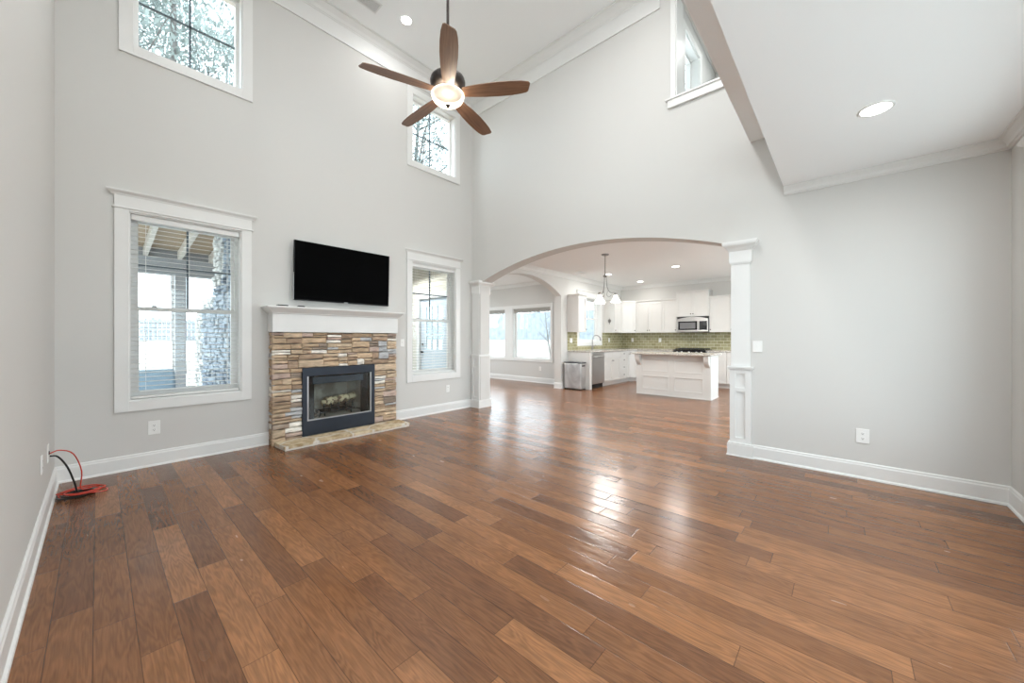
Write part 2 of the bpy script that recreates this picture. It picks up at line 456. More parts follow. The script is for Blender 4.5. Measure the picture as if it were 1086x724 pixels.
def catmull(P, n=8):
    P = [Vector(p) for p in P]; out = []
    Q = [P[0] * 2 - P[1]] + P + [P[-1] * 2 - P[-2]]
    for i in range(1, len(Q) - 2):
        for k in range(n):
            t = k / n
            out.append(0.5 * ((2 * Q[i]) + (Q[i + 1] - Q[i - 1]) * t + (2 * Q[i - 1] - 5 * Q[i] + 4 * Q[i + 1] - Q[i + 2]) * t * t + (-Q[i - 1] + 3 * Q[i] - 3 * Q[i + 1] + Q[i + 2]) * t ** 3))
    out.append(P[-1])
    return [tuple(p) for p in out]

def slab_holes(fn, a0, a1, c0, c1, b0, b1, holes):
    """slab in the a-c plane, thickness b0..b1, with rectangular holes (a0,a1,c0,c1)"""
    mb = MB(fn)
    A = sorted({a0, a1, *[min(max(h[i], a0), a1) for h in holes for i in (0, 1)]})
    C = sorted({c0, c1, *[min(max(h[i], c0), c1) for h in holes for i in (2, 3)]})
    def solid(i, j):
        if i < 0 or j < 0 or i >= len(A) - 1 or j >= len(C) - 1: return False
        am = (A[i] + A[i + 1]) / 2; cm = (C[j] + C[j + 1]) / 2
        return not any(h[0] < am < h[1] and h[2] < cm < h[3] for h in holes)
    vs = {}
    def V(i, j, b):
        k = (i, j, b)
        if k not in vs: vs[k] = mb.v(A[i], (b0, b1)[b], C[j])
        return vs[k]
    for i in range(len(A) - 1):
        for j in range(len(C) - 1):
            if not solid(i, j): continue
            mb.bm.faces.new([V(i, j, 0), V(i + 1, j, 0), V(i + 1, j + 1, 0), V(i, j + 1, 0)])
            mb.bm.faces.new([V(i, j, 1), V(i, j + 1, 1), V(i + 1, j + 1, 1), V(i + 1, j, 1)])
            if not solid(i - 1, j): mb.bm.faces.new([V(i, j, 0), V(i, j + 1, 0), V(i, j + 1, 1), V(i, j, 1)])
            if not solid(i + 1, j): mb.bm.faces.new([V(i + 1, j, 0), V(i + 1, j, 1), V(i + 1, j + 1, 1), V(i + 1, j + 1, 0)])
            if not solid(i, j - 1): mb.bm.faces.new([V(i, j, 0), V(i, j, 1), V(i + 1, j, 1), V(i + 1, j, 0)])
            if not solid(i, j + 1): mb.bm.faces.new([V(i, j + 1, 0), V(i + 1, j + 1, 0), V(i + 1, j + 1, 1), V(i, j + 1, 1)])
    return mb

# wall frames: a along the wall, b out of the wall into the room, c up
def fy(y0, s=-1):            # wall of constant y whose room side is towards s*y
    return lambda a, b, c: (a, y0 + s * b, c)
def fx(x0, s=-1):
    return lambda a, b, c: (x0 + s * b, a, c)

# ------------------------------------------------------------------ structure: floor, walls, ceilings
W1 = (0.20, 1.09, 0.66, 2.48); W2 = (3.33, 4.22, 0.66, 2.48)
U1 = (0.23, 1.10, 4.09, 5.15); U2 = (3.34, 4.21, 4.09, 5.15)
BS = (0.0, 1.42, 0.45, 2.42), (1.62, 3.0, 0.45, 2.42), (3.2, 4.10, 0.45, 2.42)   # unseen glazing added behind the camera for daylight
KR1 = (5.0, 7.8, 0.10, 2.55); KR2 = (8.0, 10.7, 0.10, 2.55)  # unseen rear windows added to daylight the kitchen
LW = (0.9, 1.9, 0.6, 2.3); LU = (0.85, 2.1, 2.95, 5.25)  # unseen left wall windows added to light the tall room

mb = MB(); mb.box(XL - WT, XK + WT, YS - WT, YK + 0.2, -0.12, 0.0); mb.box(XA2, XB + WT, YK + 0.2, YB + WT, -0.12, 0.0)
st(mb.build('floor', FLOOR))
st(slab_holes(fy(YF), XL - WT, XA + 0.0, 0, ZT + 0.1, 0, -WT, [W1, W2, U1, U2, (1.685, 2.605, 0.05, 0.92)]).build('wall_fireplace', WALL))
st(slab_holes(fx(XL, 1), YS - WT, YF, 0, ZT + 0.1, 0, -WT, [LW, LU]).build('wall_left', WALL))
st(slab_holes(fy(YS, 1), XL, XK + WT, 0, ZT + 0.1, 0, -WT, [*BS, KR1, KR2]).build('wall_rear', WALL))

AY0, AY1 = 0.90, 4.88
def arch1(y):
    R = 5.8
    return 2.62 - (R - math.sqrt(max(0.01, R * R - (y - 2.86) ** 2)))
iw = (0.80, 1.49, 4.12, 5.40)
mb = slab_holes(fx(XA), YS, YK + 0.2, 0, ZT + 0.1, 0, -(XA2 - XA), [(AY0, AY1, 0, 2.70), iw])
n = 48
for i in range(n):
    y0 = AY0 + (AY1 - AY0) * i / n; y1 = AY0 + (AY1 - AY0) * (i + 1) / n
    z0, z1 = arch1(y0), arch1(y1); t = -(XA2 - XA)
    mb.face([(y0, 0, z0), (y1, 0, z1), (y1, 0, 2.7), (y0, 0, 2.7)])
    mb.face([(y0, t, z0), (y0, t, 2.7), (y1, t, 2.7), (y1, t, z1)])
    mb.face([(y0, 0, z0), (y0, t, z0), (y1, t, z1), (y1, 0, z1)])
st(mb.build('wall_arch', WALL, recalc=False))

# second arch wall (kitchen to breakfast room) with the sink wall beyond
BX0, BX1 = 5.06, 7.70
def arch2(x):
    R = 2.55
    return 2.685 - (R - math.sqrt(max(0.01, R * R - (x - 6.38) ** 2)))
KW = (8.54, 9.68, 1.15, 2.36)
mb = slab_holes(fy(YK), XA2, XK + WT, 0, ZK + 0.1, 0, -0.2, [(BX0, BX1, 0, 2.72), KW])
for i in range(40):
    x0 = BX0 + (BX1 - BX0) * i / 40; x1 = BX0 + (BX1 - BX0) * (i + 1) / 40
    z0, z1 = arch2(x0), arch2(x1)
    mb.face([(x0, 0, z0), (x1, 0, z1), (x1, 0, 2.72), (x0, 0, 2.72)])
    mb.face([(x0, -0.2, z0), (x0, -0.2, 2.72), (x1, -0.2, 2.72), (x1, -0.2, z1)])
    mb.face([(x0, 0, z0), (x0, -0.2, z0), (x1, -0.2, z1), (x1, 0, z1)])
st(mb.build('wall_sink', WALL, recalc=False))
mb = MB(); mb.box(XK, XK + WT, YS, YK + 0.2, 0, ZK + 0.1); mb.bm.free(); KE = (-0.75, 0.7, 0.12, 2.42)  # KE is an unseen window added for kitchen daylight
st(slab_holes(fx(XK), YS, YK + 0.2, 0, ZK + 0.1, 0, -WT, [KE]).build('wall_range', WALL))
BW1 = (5.99, 7.37, 0.67, 2.14); BW2 = (7.69, 9.05, 0.67, 2.14)
st(slab_holes(fx(XB), YK + 0.2, YB + WT, 0, ZK + 0.1, 0, -WT, [BW1, BW2]).build('wall_breakfast', WALL))
BW3 = (5.3, 7.9, 0.4, 2.5)  # unseen window added to brighten the breakfast room
st(slab_holes(fy(YB), XA2, XB, 0, ZK + 0.1, 0, -WT, [BW3]).build('wall_breakfast_end', WALL))
PD = (6.12, 7.10, 0.0, 2.13)
st(slab_holes(fx(XA2, -1), YK + 0.2, YB, 0, ZK + 0.1, 0, -0.16, [PD]).build('wall_breakfast_side', WALL))
# ceilings
mb = MB(); mb.box(XL - WT, XA2, 0.73, YF + WT, ZT, ZT + 0.1); st(mb.build('ceiling', CEIL))
mb = MB(); mb.box(XL, XA, YS, 0.44, ZL, 3.34); mb.box(XL, XA, YS, 0.73, 3.34, ZT + 0.1); st(mb.build('ceiling_low', CEIL))
mb = MB(); mb.box(XA2, XK + WT, YS, YK, ZK, ZK + 0.12); mb.box(XA2, XB + WT, YK, YB + WT, ZK, ZK + 0.12)
st(mb.build('ceiling_kitchen', CEIL))
# alcove behind the interior opening
mb = MB(); mb.box(XA2, 6.6, -0.3, 1.5, 3.92, 4.04); mb.box(XA2, 6.6, -0.3, 1.5, 5.45, 5.55); mb.box(XA2, 6.5, -0.4, -0.3, 3.92, 5.55)
st(mb.build('wall_alcove', WALL))
st(slab_holes(fx(6.5), -0.3, 1.5, 4.04, 5.45, 0, -0.1, [(0.1, 1.2, 4.3, 5.2)]).build('wall_alcove_end', WALL))
AW = (4.95, 5.60, 4.2, 5.17)
AE = (0.1, 1.2, 4.3, 5.2)  # out-of-view window added to brighten the alcove
st(slab_holes(fy(1.50), XA2, 6.6, 3.92, 5.55, 0, -0.14, [AW]).build('wall_alcove_side', WALL))

# ------------------------------------------------------------------ trim
def run_profile(name, fn, a0, a1, prof, m=TRIM):
    """extrude a closed profile of (b, c) along a"""
    mb = MB(fn)
    A = [mb.v(a0, b, c) for b, c in prof]; B = [mb.v(a1, b, c) for b, c in prof]
    k = len(prof)
    mb.bm.faces.new(A); mb.bm.faces.new(B[::-1])
    for i in range(k):
        mb.bm.faces.new([A[i], A[(i + 1) % k], B[(i + 1) % k], B[i]])
    return st(mb.build(name, m))
base_p = [(0, 0), (0.028, 0), (0.026, 0.012), (0.016, 0.02), (0.016, 0.118), (0.011, 0.128), (0.011, 0.138), (0.004, 0.146), (0, 0.146)]
run_profile('baseboard_fireplace_west', fy(YF), XL, 1.36, base_p)
run_profile('baseboard_fireplace_east', fy(YF), 2.96, 4.575, base_p)
run_profile('baseboard_left', fx(XL, 1), YS, YF, base_p)
run_profile('baseboard_arch', fx(XA), YS, 0.703, base_p)
run_profile('baseboard_rear', fy(YS, 1), XL, XA, base_p)
run_profile('baseboard_breakfast', fx(XB), YK + 0.2, YB, base_p)
run_profile('baseboard_breakfast_end', fy(YB), XA2, XB, base_p)
run_profile('baseboard_breakfast_side', fx(XA2 + 0.16, 1), YK + 0.2, 6.05, base_p)
run_profile('baseboard_sink', fy(YK), BX1, 7.96, base_p)
run_profile('baseboard_arch_jamb', fx(BX1), YK, YK + 0.2, base_p)
run_profile('baseboard_sink_west', fy(YK), XA2, BX0, base_p)
def crown(z1, h, pr, frieze=0.0):
    z0 = z1 - h
    p = [(0, z0 - frieze)]
    if frieze:
        p += [(0.016, z0 - frieze), (0.016, z0 - frieze + 0.012), (0.012, z0 - frieze + 0.02), (0.012, z0)]
    p += [(0.012 if not frieze else 0.018, z0), (0.02, z0 + h * 0.14), (0.028, z0 + h * 0.18), (pr * 0.42, z0 + h * 0.45), (pr * 0.75, z0 + h * 0.78), (pr * 0.8, z0 + h * 0.86), (pr, z0 + h * 0.9), (pr, z1), (0, z1)]
    return p
tall = crown(ZT, 0.12, 0.115, 0.22)
run_profile('trim_1', fy(YF), XL, XA, tall)
run_profile('trim_2', fx(XA), 1.675, YF, tall)
run_profile('trim_3', fx(XL, 1), 0.73, YF, tall)
low = crown(ZL, 0.078, 0.075)
run_profile('trim_4', fx(XA), YS, 0.44, low)
run_profile('trim_5', fy(YS, 1), XL, XA, low)
run_profile('trim_6', fx(XL, 1), YS, 0.44, low)
kc = crown(ZK, 0.10, 0.09)
run_profile('trim_7', fy(YK), XA2, XK, kc)
run_profile('trim_8', fx(XK), YS, YK, kc)
run_profile('trim_9', fx(XA2, 1), YS, YK, kc)
run_profile('trim_10', fx(XB), YK + 0.2, YB, kc)

# ------------------------------------------------------------------ windows
def framed_box(mb, a0, a1, c0, c1, wd, b0, b1, bottom=None):
    bt = wd if bottom is None else bottom
    mb.box(a0, a0 + wd, b0, b1, c0, c1); mb.box(a1 - wd, a1, b0, b1, c0, c1)
    mb.box(a0 + wd, a1 - wd, b0, b1, c0, c0 + bt); mb.box(a0 + wd, a1 - wd, b0, b1, c1 - wd, c1)
def make_window(idx, fn, o, style, mun=(2, 2), munm=None, rail=None, cas=0.097):
    a0, a1, c0, c1 = o
    base = fn((a0 + a1) / 2, 0, c0)
    root = bpy.data.objects.new('window_%d' % idx, None); COL.objects.link(root); root.location = base; st(root)
    mb = MB(fn)
    cw = cas
    mb.box(a0 - cw, a0, 0, 0.02, c0 - cw, c1 + 0.02); mb.box(a1, a1 + cw, 0, 0.02, c0 - cw, c1 + 0.02)
    mb.box(a0, a1, 0, 0.02, c0 - cw, c0)
    if style == 'header':
        mb.box(a0, a1, 0, 0.02, c1, c1 + 0.02)
        mb.box(a0 - cw - 0.015, a1 + cw + 0.015, 0, 0.032, c1 + 0.02, c1 + 0.035)
        mb.box(a0 - cw, a1 + cw, 0, 0.022, c1 + 0.035, c1 + 0.14)
        A = [(0.0, c1 + 0.14), (0.024, c1 + 0.14), (0.03, c1 + 0.155), (0.052, c1 + 0.175), (0.055, c1 + 0.19), (0, c1 + 0.19)]
        e0, e1 = a0 - cw, a1 + cw
        ra = [mb.v(e0 - b, b, c) for b, c in A]; rb = [mb.v(e1 + b, b, c) for b, c in A]
        mb.bm.faces.new(ra); mb.bm.faces.new(rb[::-1])
        for i in range(len(A)):
            mb.bm.faces.new([ra[i], ra[(i + 1) % len(A)], rb[(i + 1) % len(A)], rb[i]])
    else:
        mb.box(a0 - cw, a1 + cw, 0, 0.02, c1 + 0.02, c1 + cw); mb.box(a0, a1, 0, 0.02, c1, c1 + 0.02)
    mb.build('window_casing', TRIM, root, bevel=0.002)
    mb = MB(fn)                                        # jamb lining + frame
    framed_box(mb, a0, a1, c0, c1, 0.012, -0.10, 0.0)
    framed_box(mb, a0 + 0.012, a1 - 0.012, c0 + 0.012, c1 - 0.012, 0.03, -0.16, -0.10)
    mb.build('window_frame', TRIM, root)
    i0, i1, k0, k1 = a0 + 0.04, a1 - 0.04, c0 + 0.04, c1 - 0.04
    if rail:
        mb = MB(fn); framed_box(mb, i0, i1, k0, rail + 0.02, 0.035, -0.135, -0.105); mb.build('lower_sash', TRIM, root)
        mb = MB(fn); framed_box(mb, i0, i1, rail - 0.02, k1, 0.03, -0.16, -0.136); mb.build('upper_sash', TRIM, root)
        mb = MB(fn)
        for q in (0.18, 0.82):
            aa = i0 + (i1 - i0) * q
            mb.box(aa - 0.02, aa + 0.02, -0.118, -0.1, rail + 0.02, rail + 0.035)
        mb.build('sash_lock', NICKEL, root)
        g0 = rail
    else:
        g0 = k0
    if mun:
        mb = MB(fn)
        for i in range(1, mun[0]):
            aa = i0 + (i1 - i0) * i / mun[0]; mb.box(aa - 0.009, aa + 0.009, -0.155, -0.14, g0, k1)
        for j in range(1, mun[1]):
            cc = g0 + (k1 - g0) * j / mun[1]; mb.box(i0, i1, -0.155, -0.14, cc - 0.009, cc + 0.009)
        mb.build('muntin', munm or TRIM, root)
    mb = MB(fn); mb.box(i0, i1, -0.150, -0.147, k0, k1); mb.build('glass_pane', GLASS, root)
    return root
make_window(1, fy(YF), W1, 'header', (2, 2), MUNT_BACKLIT, rail=1.56)
make_window(2, fy(YF), W2, 'header', (2, 2), MUNT_BACKLIT, rail=1.56)
make_window(3, fy(YF), U1, 'plain', (2, 2), MUNT_BACKLIT)
make_window(4, fy(YF), U2, 'plain', (2, 2), MUNT_BACKLIT)
make_window(5, fx(XB), BW1, 'plain', None, cas=0.085)
make_window(6, fx(XB), BW2, 'plain', None, cas=0.085)
make_window(7, fy(YK), KW, 'header', (3, 2), None, rail=1.80, cas=0.10)
make_window(8, fy(YS, 1), BS[0], 'header', None)  # windows from here through AE are unseen, added for daylight
make_window(9, fy(YS, 1), BS[1], 'header', None)
make_window(10, fy(YS, 1), BS[2], 'header', None)
make_window(11, fx(XL, 1), LW, 'header', None)
make_window(12, fx(XL, 1), LU, 'plain', None)
make_window(13, fy(YB), BW3, 'plain', None)
make_window(14, fy(YS, 1), KR1, 'plain', None)
make_window(16, fy(YS, 1), KR2, 'plain', None)
make_window(18, fx(XK), KE, 'plain', None)
make_window(17, fx(6.5), AE, 'plain', None)
make_window(15, fy(1.5), AW, 'plain', None, cas=0.09)
# mullion strip between the breakfast windows and interior opening casing
mb = MB(fx(XB)); mb.box(7.455, 7.605, 0, 0.018, 0.585, 2.225); st(mb.build('trim_11', TRIM))
mb = MB(fx(XA))
mb.box(1.485, 1.545, 0, 0.02, 4.12, 5.46); mb.box(0.73, 1.545, 0, 0.02, 5.40, 5.46)
mb.box(0.74, 1.575, 0, 0.03, 4.03, 4.12); mb.box(0.74, 1.60, 0, 0.045, 4.12, 4.14)
mb.box(1.475, 1.49, -(XA2 - XA), 0.0, 4.13, 5.40)
st(mb.build('trim_12', TRIM, bevel=0.002))
for o_ in (U1, U2, W1, W2): portal_y(*o_, YF + WT + 0.02, -1)
for o_ in BS: portal_y(*o_, YS - WT - 0.02, 1)
portal_y(*KR1, YS - WT - 0.02, 1); portal_y(*KR2, YS - WT - 0.02, 1)
portal_x(*KE, XK + WT + 0.02, -1); portal_y(*AW, 1.68, -1); portal_x(*AE, 6.64, -1)
portal_y(*KW, YK + 0.22, -1); portal_y(*BW3, YB + WT + 0.02, -1)
portal_x(*BW1, XB + WT + 0.02, -1); portal_x(*BW2, XB + WT + 0.02, -1)
portal_x(*LW, XL - WT - 0.02, 1); portal_x(*LU, XL - WT - 0.02, 1)

# ------------------------------------------------------------------ blinds
def make_blind(fn, o, label, grp, tilt=0.09, z_low=None, pitch=0.0445, rail_h=0.055):
    a0, a1, c0, c1 = o
    a0 += 0.016; a1 -= 0.016
    root = thing('window_blind', label, 'blind', fn((a0 + a1) / 2, -0.045, c0 + 0.02), grp)
    mb = MB(fn); mb.box(a0, a1, -0.075, -0.012, c1 - rail_h - 0.012, c1 - 0.014); mb.build('headrail', TRIM, root, bevel=0.002)
    low_z = (z_low or c0 + 0.035)
    mb = MB(fn)
    z = c1 - rail_h - 0.03
    dz = 0.024 * math.sin(tilt); db = 0.024 * math.cos(tilt)
    while z > low_z + 0.02:
        q = [mb.v(a, b, zz) for a in (a0, a1) for b, zz in ((-0.045 - db, z + dz), (-0.045, z + 0.003), (-0.045 + db, z - dz), (-0.045, z - 0.0005))]
        for k in range(4):
            mb.bm.faces.new([q[k], q[(k + 1) % 4], q[4 + (k + 1) % 4], q[4 + k]])
        mb.bm.faces.new(q[:4][::-1]); mb.bm.faces.new(q[4:])
        z -= pitch
    mb.build('slats', BLIND, root)
    mb = MB(fn); mb.box(a0, a1, -0.07, -0.02, low_z - 0.018, low_z + 0.004); mb.build('bottom_rail', TRIM, root, bevel=0.003)
    mb = MB(fn)
    for q in (0.12, 0.5, 0.88):
        aa = a0 + (a1 - a0) * q
        mb.box(aa - 0.001, aa + 0.001, -0.071, -0.069, low_z, c1 - 0.05); mb.box(aa - 0.001, aa + 0.001, -0.021, -0.019, low_z, c1 - 0.05)
    mb.build('ladder_cord', BLIND, root)
    return root
make_blind(fy(YF), W1, 'open white horizontal blind in the window left of the fireplace', 'slatted blinds beside the fireplace')
make_blind(fy(YF), W2, 'open white horizontal blind in the window right of the fireplace', 'slatted blinds beside the fireplace')
def make_shade(fn, o, label):
    a0, a1, c0, c1 = o
    root = thing('window_blind', label, 'blind', fn((a0 + a1) / 2, -0.04, c0 + 0.02), 'raised blinds in the breakfast room')
    mb = MB(fn); mb.box(a0 + 0.02, a1 - 0.02, -0.08, -0.02, c1 - 0.05, c1 - 0.014); mb.build('headrail', SHADEF, root)
    mb = MB(fn)
    for k in range(6): mb.box(a0 + 0.022, a1 - 0.022, -0.075, -0.025, c1 - 0.062 - k * 0.009, c1 - 0.055 - k * 0.009)
    mb.build('slats', SHADEF, root)
    mb = MB(fn); mb.box(a0 + 0.02, a1 - 0.02, -0.075, -0.025, c1 - 0.135, c1 - 0.112); mb.build('bottom_rail', SHADEF, root)
make_shade(fx(XB), BW1, 'grey blind drawn up at the top of the right breakfast room window')
make_shade(fx(XB), BW2, 'grey blind drawn up at the top of the left breakfast room window')

# ------------------------------------------------------------------ columns at the arch
def column(y0, y1, x0, x1, label, ztop=2.30):
    cy, cx = (y0 + y1) / 2, (x0 + x1) / 2
    root = thing('square_column', label, 'column', (cx, cy, 0), 'panelled columns carrying the wide arch')
    def sq(mb, e, z0, z1): mb.box(x0 - e, x1 + e, y0 - e, y1 + e, z0, z1)
    mb = MB(); sq(mb, 0.014, 0, 0.125); sq(mb, 0.010, 0.125, 0.143); sq(mb, 0.022, 0, 0.012); mb.build('base', TRIM, root, bevel=0.003)
    mb = MB(); e = -0.008
    sq(mb, e - 0.019, 0.143, 0.93)
    # applied frames on the three visible faces
    faces = [(fx(x0 + 0.02), y0 + 0.008, y1 - 0.008), (fy(y0 + 0.02), x0 + 0.008, x1 - 0.008), (fy(y1 - 0.02, 1), x0 + 0.008, x1 - 0.008), (fx(x1 - 0.02, 1), y0 + 0.008, y1 - 0.008)]
    for fn, a0, a1 in faces:
        old = mb.fn; mb.fn = fn
        sw = (a1 - a0) * 0.27
        mb.box(a0, a0 + sw, -0.012, 0.0125, 0.143, 0.93); mb.box(a1 - sw, a1, -0.012, 0.0125, 0.143, 0.93)
        for c0, c1 in ((0.143, 0.20), (0.69, 0.735), (0.885, 0.93)):
            mb.box(a0 + sw, a1 - sw, -0.012, 0.0125, c0, c1)
        mb.fn = old
    mb.build('pedestal', TRIM, root, bevel=0.0015)
    mb = MB(); sq(mb, 0.008, 0.93, 0.945); sq(mb, 0.016, 0.945, 0.962); mb.build('pedestal_cap', TRIM, root, bevel=0.003)
    mb = MB(); sq(mb, -0.018, 0.962, 2.06); mb.build('shaft', TRIM, root, bevel=0.002)
    mb = MB(); sq(mb, -0.008, 2.06, 2.075); sq(mb, -0.002, 2.075, 2.20)
    prof = [(0.0, 2.20), (0.008, 2.212), (0.02, 2.232), (0.045, 2.252), (0.052, 2.262), (0.056, ztop - 0.02), (0.056, ztop)]
    rings = []
    for e, z in prof:
        rings.append([mb.v(x, y, z) for x, y in ((x0 - e, y0 - e), (x1 + e, y0 - e), (x1 + e, y1 + e), (x0 - e, y1 + e))])
    for i in range(len(rings) - 1):
        for k in range(4):
            mb.bm.faces.new([rings[i][k], rings[i][(k + 1) % 4], rings[i + 1][(k + 1) % 4], rings[i + 1][k]])
    mb.bm.faces.new(rings[0][::-1]); mb.bm.faces.new(rings[-1])
    mb.build('capital', TRIM, root)
column(0.712, 0.925, 4.575, 4.87, 'white panelled square column at the right end of the wide arch')
column(4.885, 5.10, 4.575, 4.87, 'white panelled square column at the left end of the wide arch, by the corner')

# ------------------------------------------------------------------ fireplace
def ledge_stones(mb, cl, fn, a0, a1, c0, c1, holes, palette, hmin=0.028, hmax=0.105, lmin=0.10, lmax=0.50, dmin=0.0, dmax=0.026, back=0.03, mortar=0.002, seed=3):
    rnd = random.Random(seed); cells = []
    def split(q0, q1, r0, r1):
        for h in holes:
            if q1 > h[0] + 1e-6 and q0 < h[1] - 1e-6 and r1 > h[2] + 1e-6 and r0 < h[3] - 1e-6:
                if q0 >= h[0] - 1e-6 and q1 <= h[1] + 1e-6 and r0 >= h[2] - 1e-6 and r1 <= h[3] + 1e-6: return
                if r1 > h[3] + 1e-6: split(q0, q1, h[3], r1); split(q0, q1, r0, h[3]); return
                if q0 < h[0] - 1e-6: split(q0, h[0], r0, r1); split(h[0], q1, r0, r1); return
                if q1 > h[1] + 1e-6: split(q0, h[1], r0, r1); split(h[1], q1, r0, r1); return
                split(q0, q1, r0, h[2]); return
        W_, H_ = q1 - q0, r1 - r0
        hm = rnd.choice((hmin * 1.3, (hmin + hmax) / 2, hmax, hmax))
        lm = rnd.uniform(lmin * 1.8, lmax)
        if W_ > 5 * H_ and W_ > 2.2 * lmin or (W_ > lm and H_ < hmax * 2.2 and W_ > 2 * lmin):
            m_ = q0 + W_ * rnd.uniform(0.33, 0.67); split(q0, m_, r0, r1); split(m_, q1, r0, r1); return
        if H_ > hm and H_ > 2 * hmin:
            m_ = r0 + H_ * rnd.uniform(0.35, 0.65); split(q0, q1, r0, m_); split(q0, q1, m_, r1); return
        if W_ > lmax:
            m_ = q0 + W_ * rnd.uniform(0.33, 0.67); split(q0, m_, r0, r1); split(m_, q1, r0, r1); return
        cells.append((q0, q1, r0, r1))
    split(a0, a1, c0, c1)
    for (q0, q1, r0, r1) in cells:
        d = rnd.uniform(dmin, dmax); g = mortar / 2
        j = lambda s_: rnd.uniform(-s_, s_)
        H_ = r1 - r0
        e = min(0.012, H_ * 0.2); sk = min(0.012, H_ * 0.14)
        # irregular outline: several points along top and bottom
        k_ = max(2, int((q1 - q0) / 0.05) + 1)
        bot = [(q0 + g + (q1 - q0 - 2 * g) * i / k_, r0 + g + rnd.uniform(0, sk)) for i in range(k_ + 1)]
        top = [(q0 + g + (q1 - q0 - 2 * g) * i / k_, r1 - g - rnd.uniform(0, sk)) for i in range(k_ + 1)][::-1]
        lo = bot + top
        am, cm = (q0 + q1) / 2, (r0 + r1) / 2
        A = [mb.v(p, -back, q) for p, q in lo]
        B = [mb.v(p, d - 0.007, q) for p, q in lo]
        hw = (q1 - q0) / 2
        Cc = [mb.v(p - (e * (p - am) / hw), d + j(0.004), q + (e if q < cm else -e) * rnd.uniform(0.5, 1.1)) for p, q in lo]
        ce = mb.v(am + j(0.2) * hw, d + rnd.uniform(0.0, 0.006), cm)
        col = rnd.choices([p[0] for p in palette], [p[1] for p in palette])[0]
        kk = rnd.uniform(0.82, 1.15); col = (col[0] * kk, col[1] * kk, col[2] * kk, 1)
        fs = []; m_ = len(lo)
        for i in range(m_):
            fs.append(mb.bm.faces.new([A[i], A[(i + 1) % m_], B[(i + 1) % m_], B[i]]))
            fs.append(mb.bm.faces.new([B[i], B[(i + 1) % m_], Cc[(i + 1) % m_], Cc[i]]))
            fs.append(mb.bm.faces.new([Cc[i], Cc[(i + 1) % m_], ce]))
        for f in fs:
            for l in f.loops: l[cl] = col
FPAL = [((0.50, 0.37, 0.25), 4), ((0.40, 0.29, 0.205), 2.6), ((0.58, 0.45, 0.32), 3.4), ((0.31, 0.25, 0.20), 1.3), ((0.80, 0.76, 0.69), 2.3), ((0.50, 0.51, 0.52), 1.7), ((0.52, 0.40, 0.34), 1.2)]
FX0, FX1, FYY = 1.355, 2.965, 4.965
IX0, IX1, IZ0, IZ1 = 1.675, 2.615, 0.10, 0.895
HH = 0.055
fp = thing('stone_fireplace', 'fireplace surround of stacked brown, tan and grey ledge stone on the window wall', 'fireplace', ((FX0 + FX1) / 2, FYY, 0))
mb = MB(fy(FYY)); cl = mb.bm.loops.layers.float_color.new('stone')
ledge_stones(mb, cl, fy(FYY), FX0, FX1, 0.0, 1.335, [(IX0, IX1, 0.0, IZ1)], FPAL)
o = mb.build('stone_face', STONE, fp)
# side returns
for fn, nm in ((fx(FX0 + 0.012), 'a'), (fx(FX1 - 0.012, 1), 'b')):
    mb = MB(fn); cl = mb.bm.loops.layers.float_color.new('stone')
    ledge_stones(mb, cl, fn, FYY + 0.01, YF - 0.001, 0.0, 1.335, [], FPAL, lmin=0.1, lmax=0.2, dmax=0.012, back=0.02, seed=11)
    mb.build('stone_return', STONE, fp)
mb = MB()
MORT = mat('dark_mortar', (0.24, 0.20, 0.165), 0.95, var=0.1)
mb.box(FX0 + 0.03, IX0, FYY + 0.03, YF - 0.001, 0.0, 1.33); mb.box(IX1, FX1 - 0.03, FYY + 0.03, YF - 0.001, 0.0, 1.33); mb.box(IX0, IX1, FYY + 0.03, YF - 0.001, IZ1, 1.33)
mb.build('mortar_bed', MORT, fp)

# hearth slab with irregular front edge
he = thing('stone_hearth', 'low cream and tan flagstone hearth slab on the floor before the fireplace', 'hearth', (2.18, 4.8, 0))
def slab_poly(z0, z1, e, name, m):
    mb = MB(); poly = []
    rnd = random.Random(5)
    xs0, xs1, ys0 = 1.385 - e, 2.985 + e, 4.625 - e
    N_ = 22
    for i in range(N_ + 1):
        poly.append((xs0 + (xs1 - xs0) * i / N_, ys0 + rnd.uniform(-0.008, 0.008)))
    poly += [(xs1, 4.925), (xs0 - 0.02, 4.925)]
    mb.prism(poly, z0, z1)
    return mb.build(name, m, he, bevel=0.004)
slab_poly(0.0, 0.022, -0.008, 'mortar_base', mat('pale_mortar', (0.70, 0.66, 0.60), 0.9, var=0.06, vscale=30))
slab_poly(0.022, HH, 0.0, 'flagstone_top', FLAG)

# mantel
mt = thing('fireplace_mantel', 'white wooden mantel shelf above the stone fireplace', 'mantel', (2.16, 4.95, 1.337))
mb = MB(); mb.box(1.35, 2.965, 4.915, YF - 0.001, 1.337, 1.56); mb.build('mantel_frieze', TRIM, mt, bevel=0.002)
prof = [(0.0, 1.55), (0.006, 1.556), (0.012, 1.57), (0.02, 1.575), (0.045, 1.60), (0.058, 1.612), (0.062, 1.62)]
mb = MB(); rings = []
for e, z in prof:
    rings.append([mb.v(x, y, z) for x, y in ((1.35 - e, 4.915 - e), (2.965 + e, 4.915 - e), (2.965 + e, YF - 0.001), (1.35 - e, YF - 0.001))])
for i in range(len(rings) - 1):
    for k in range(4):
        mb.bm.faces.new([rings[i][k], rings[i][(k + 1) % 4], rings[i + 1][(k + 1) % 4], rings[i + 1][k]])
mb.bm.faces.new(rings[0][::-1]); mb.bm.faces.new(rings[-1])
mb.build('mantel_moulding', TRIM, mt)
mb = MB(); mb.box(1.275, 3.04, 4.84, YF - 0.001, 1.62, 1.64); mb.build('mantel_shelf', TRIM, mt, bevel=0.004)

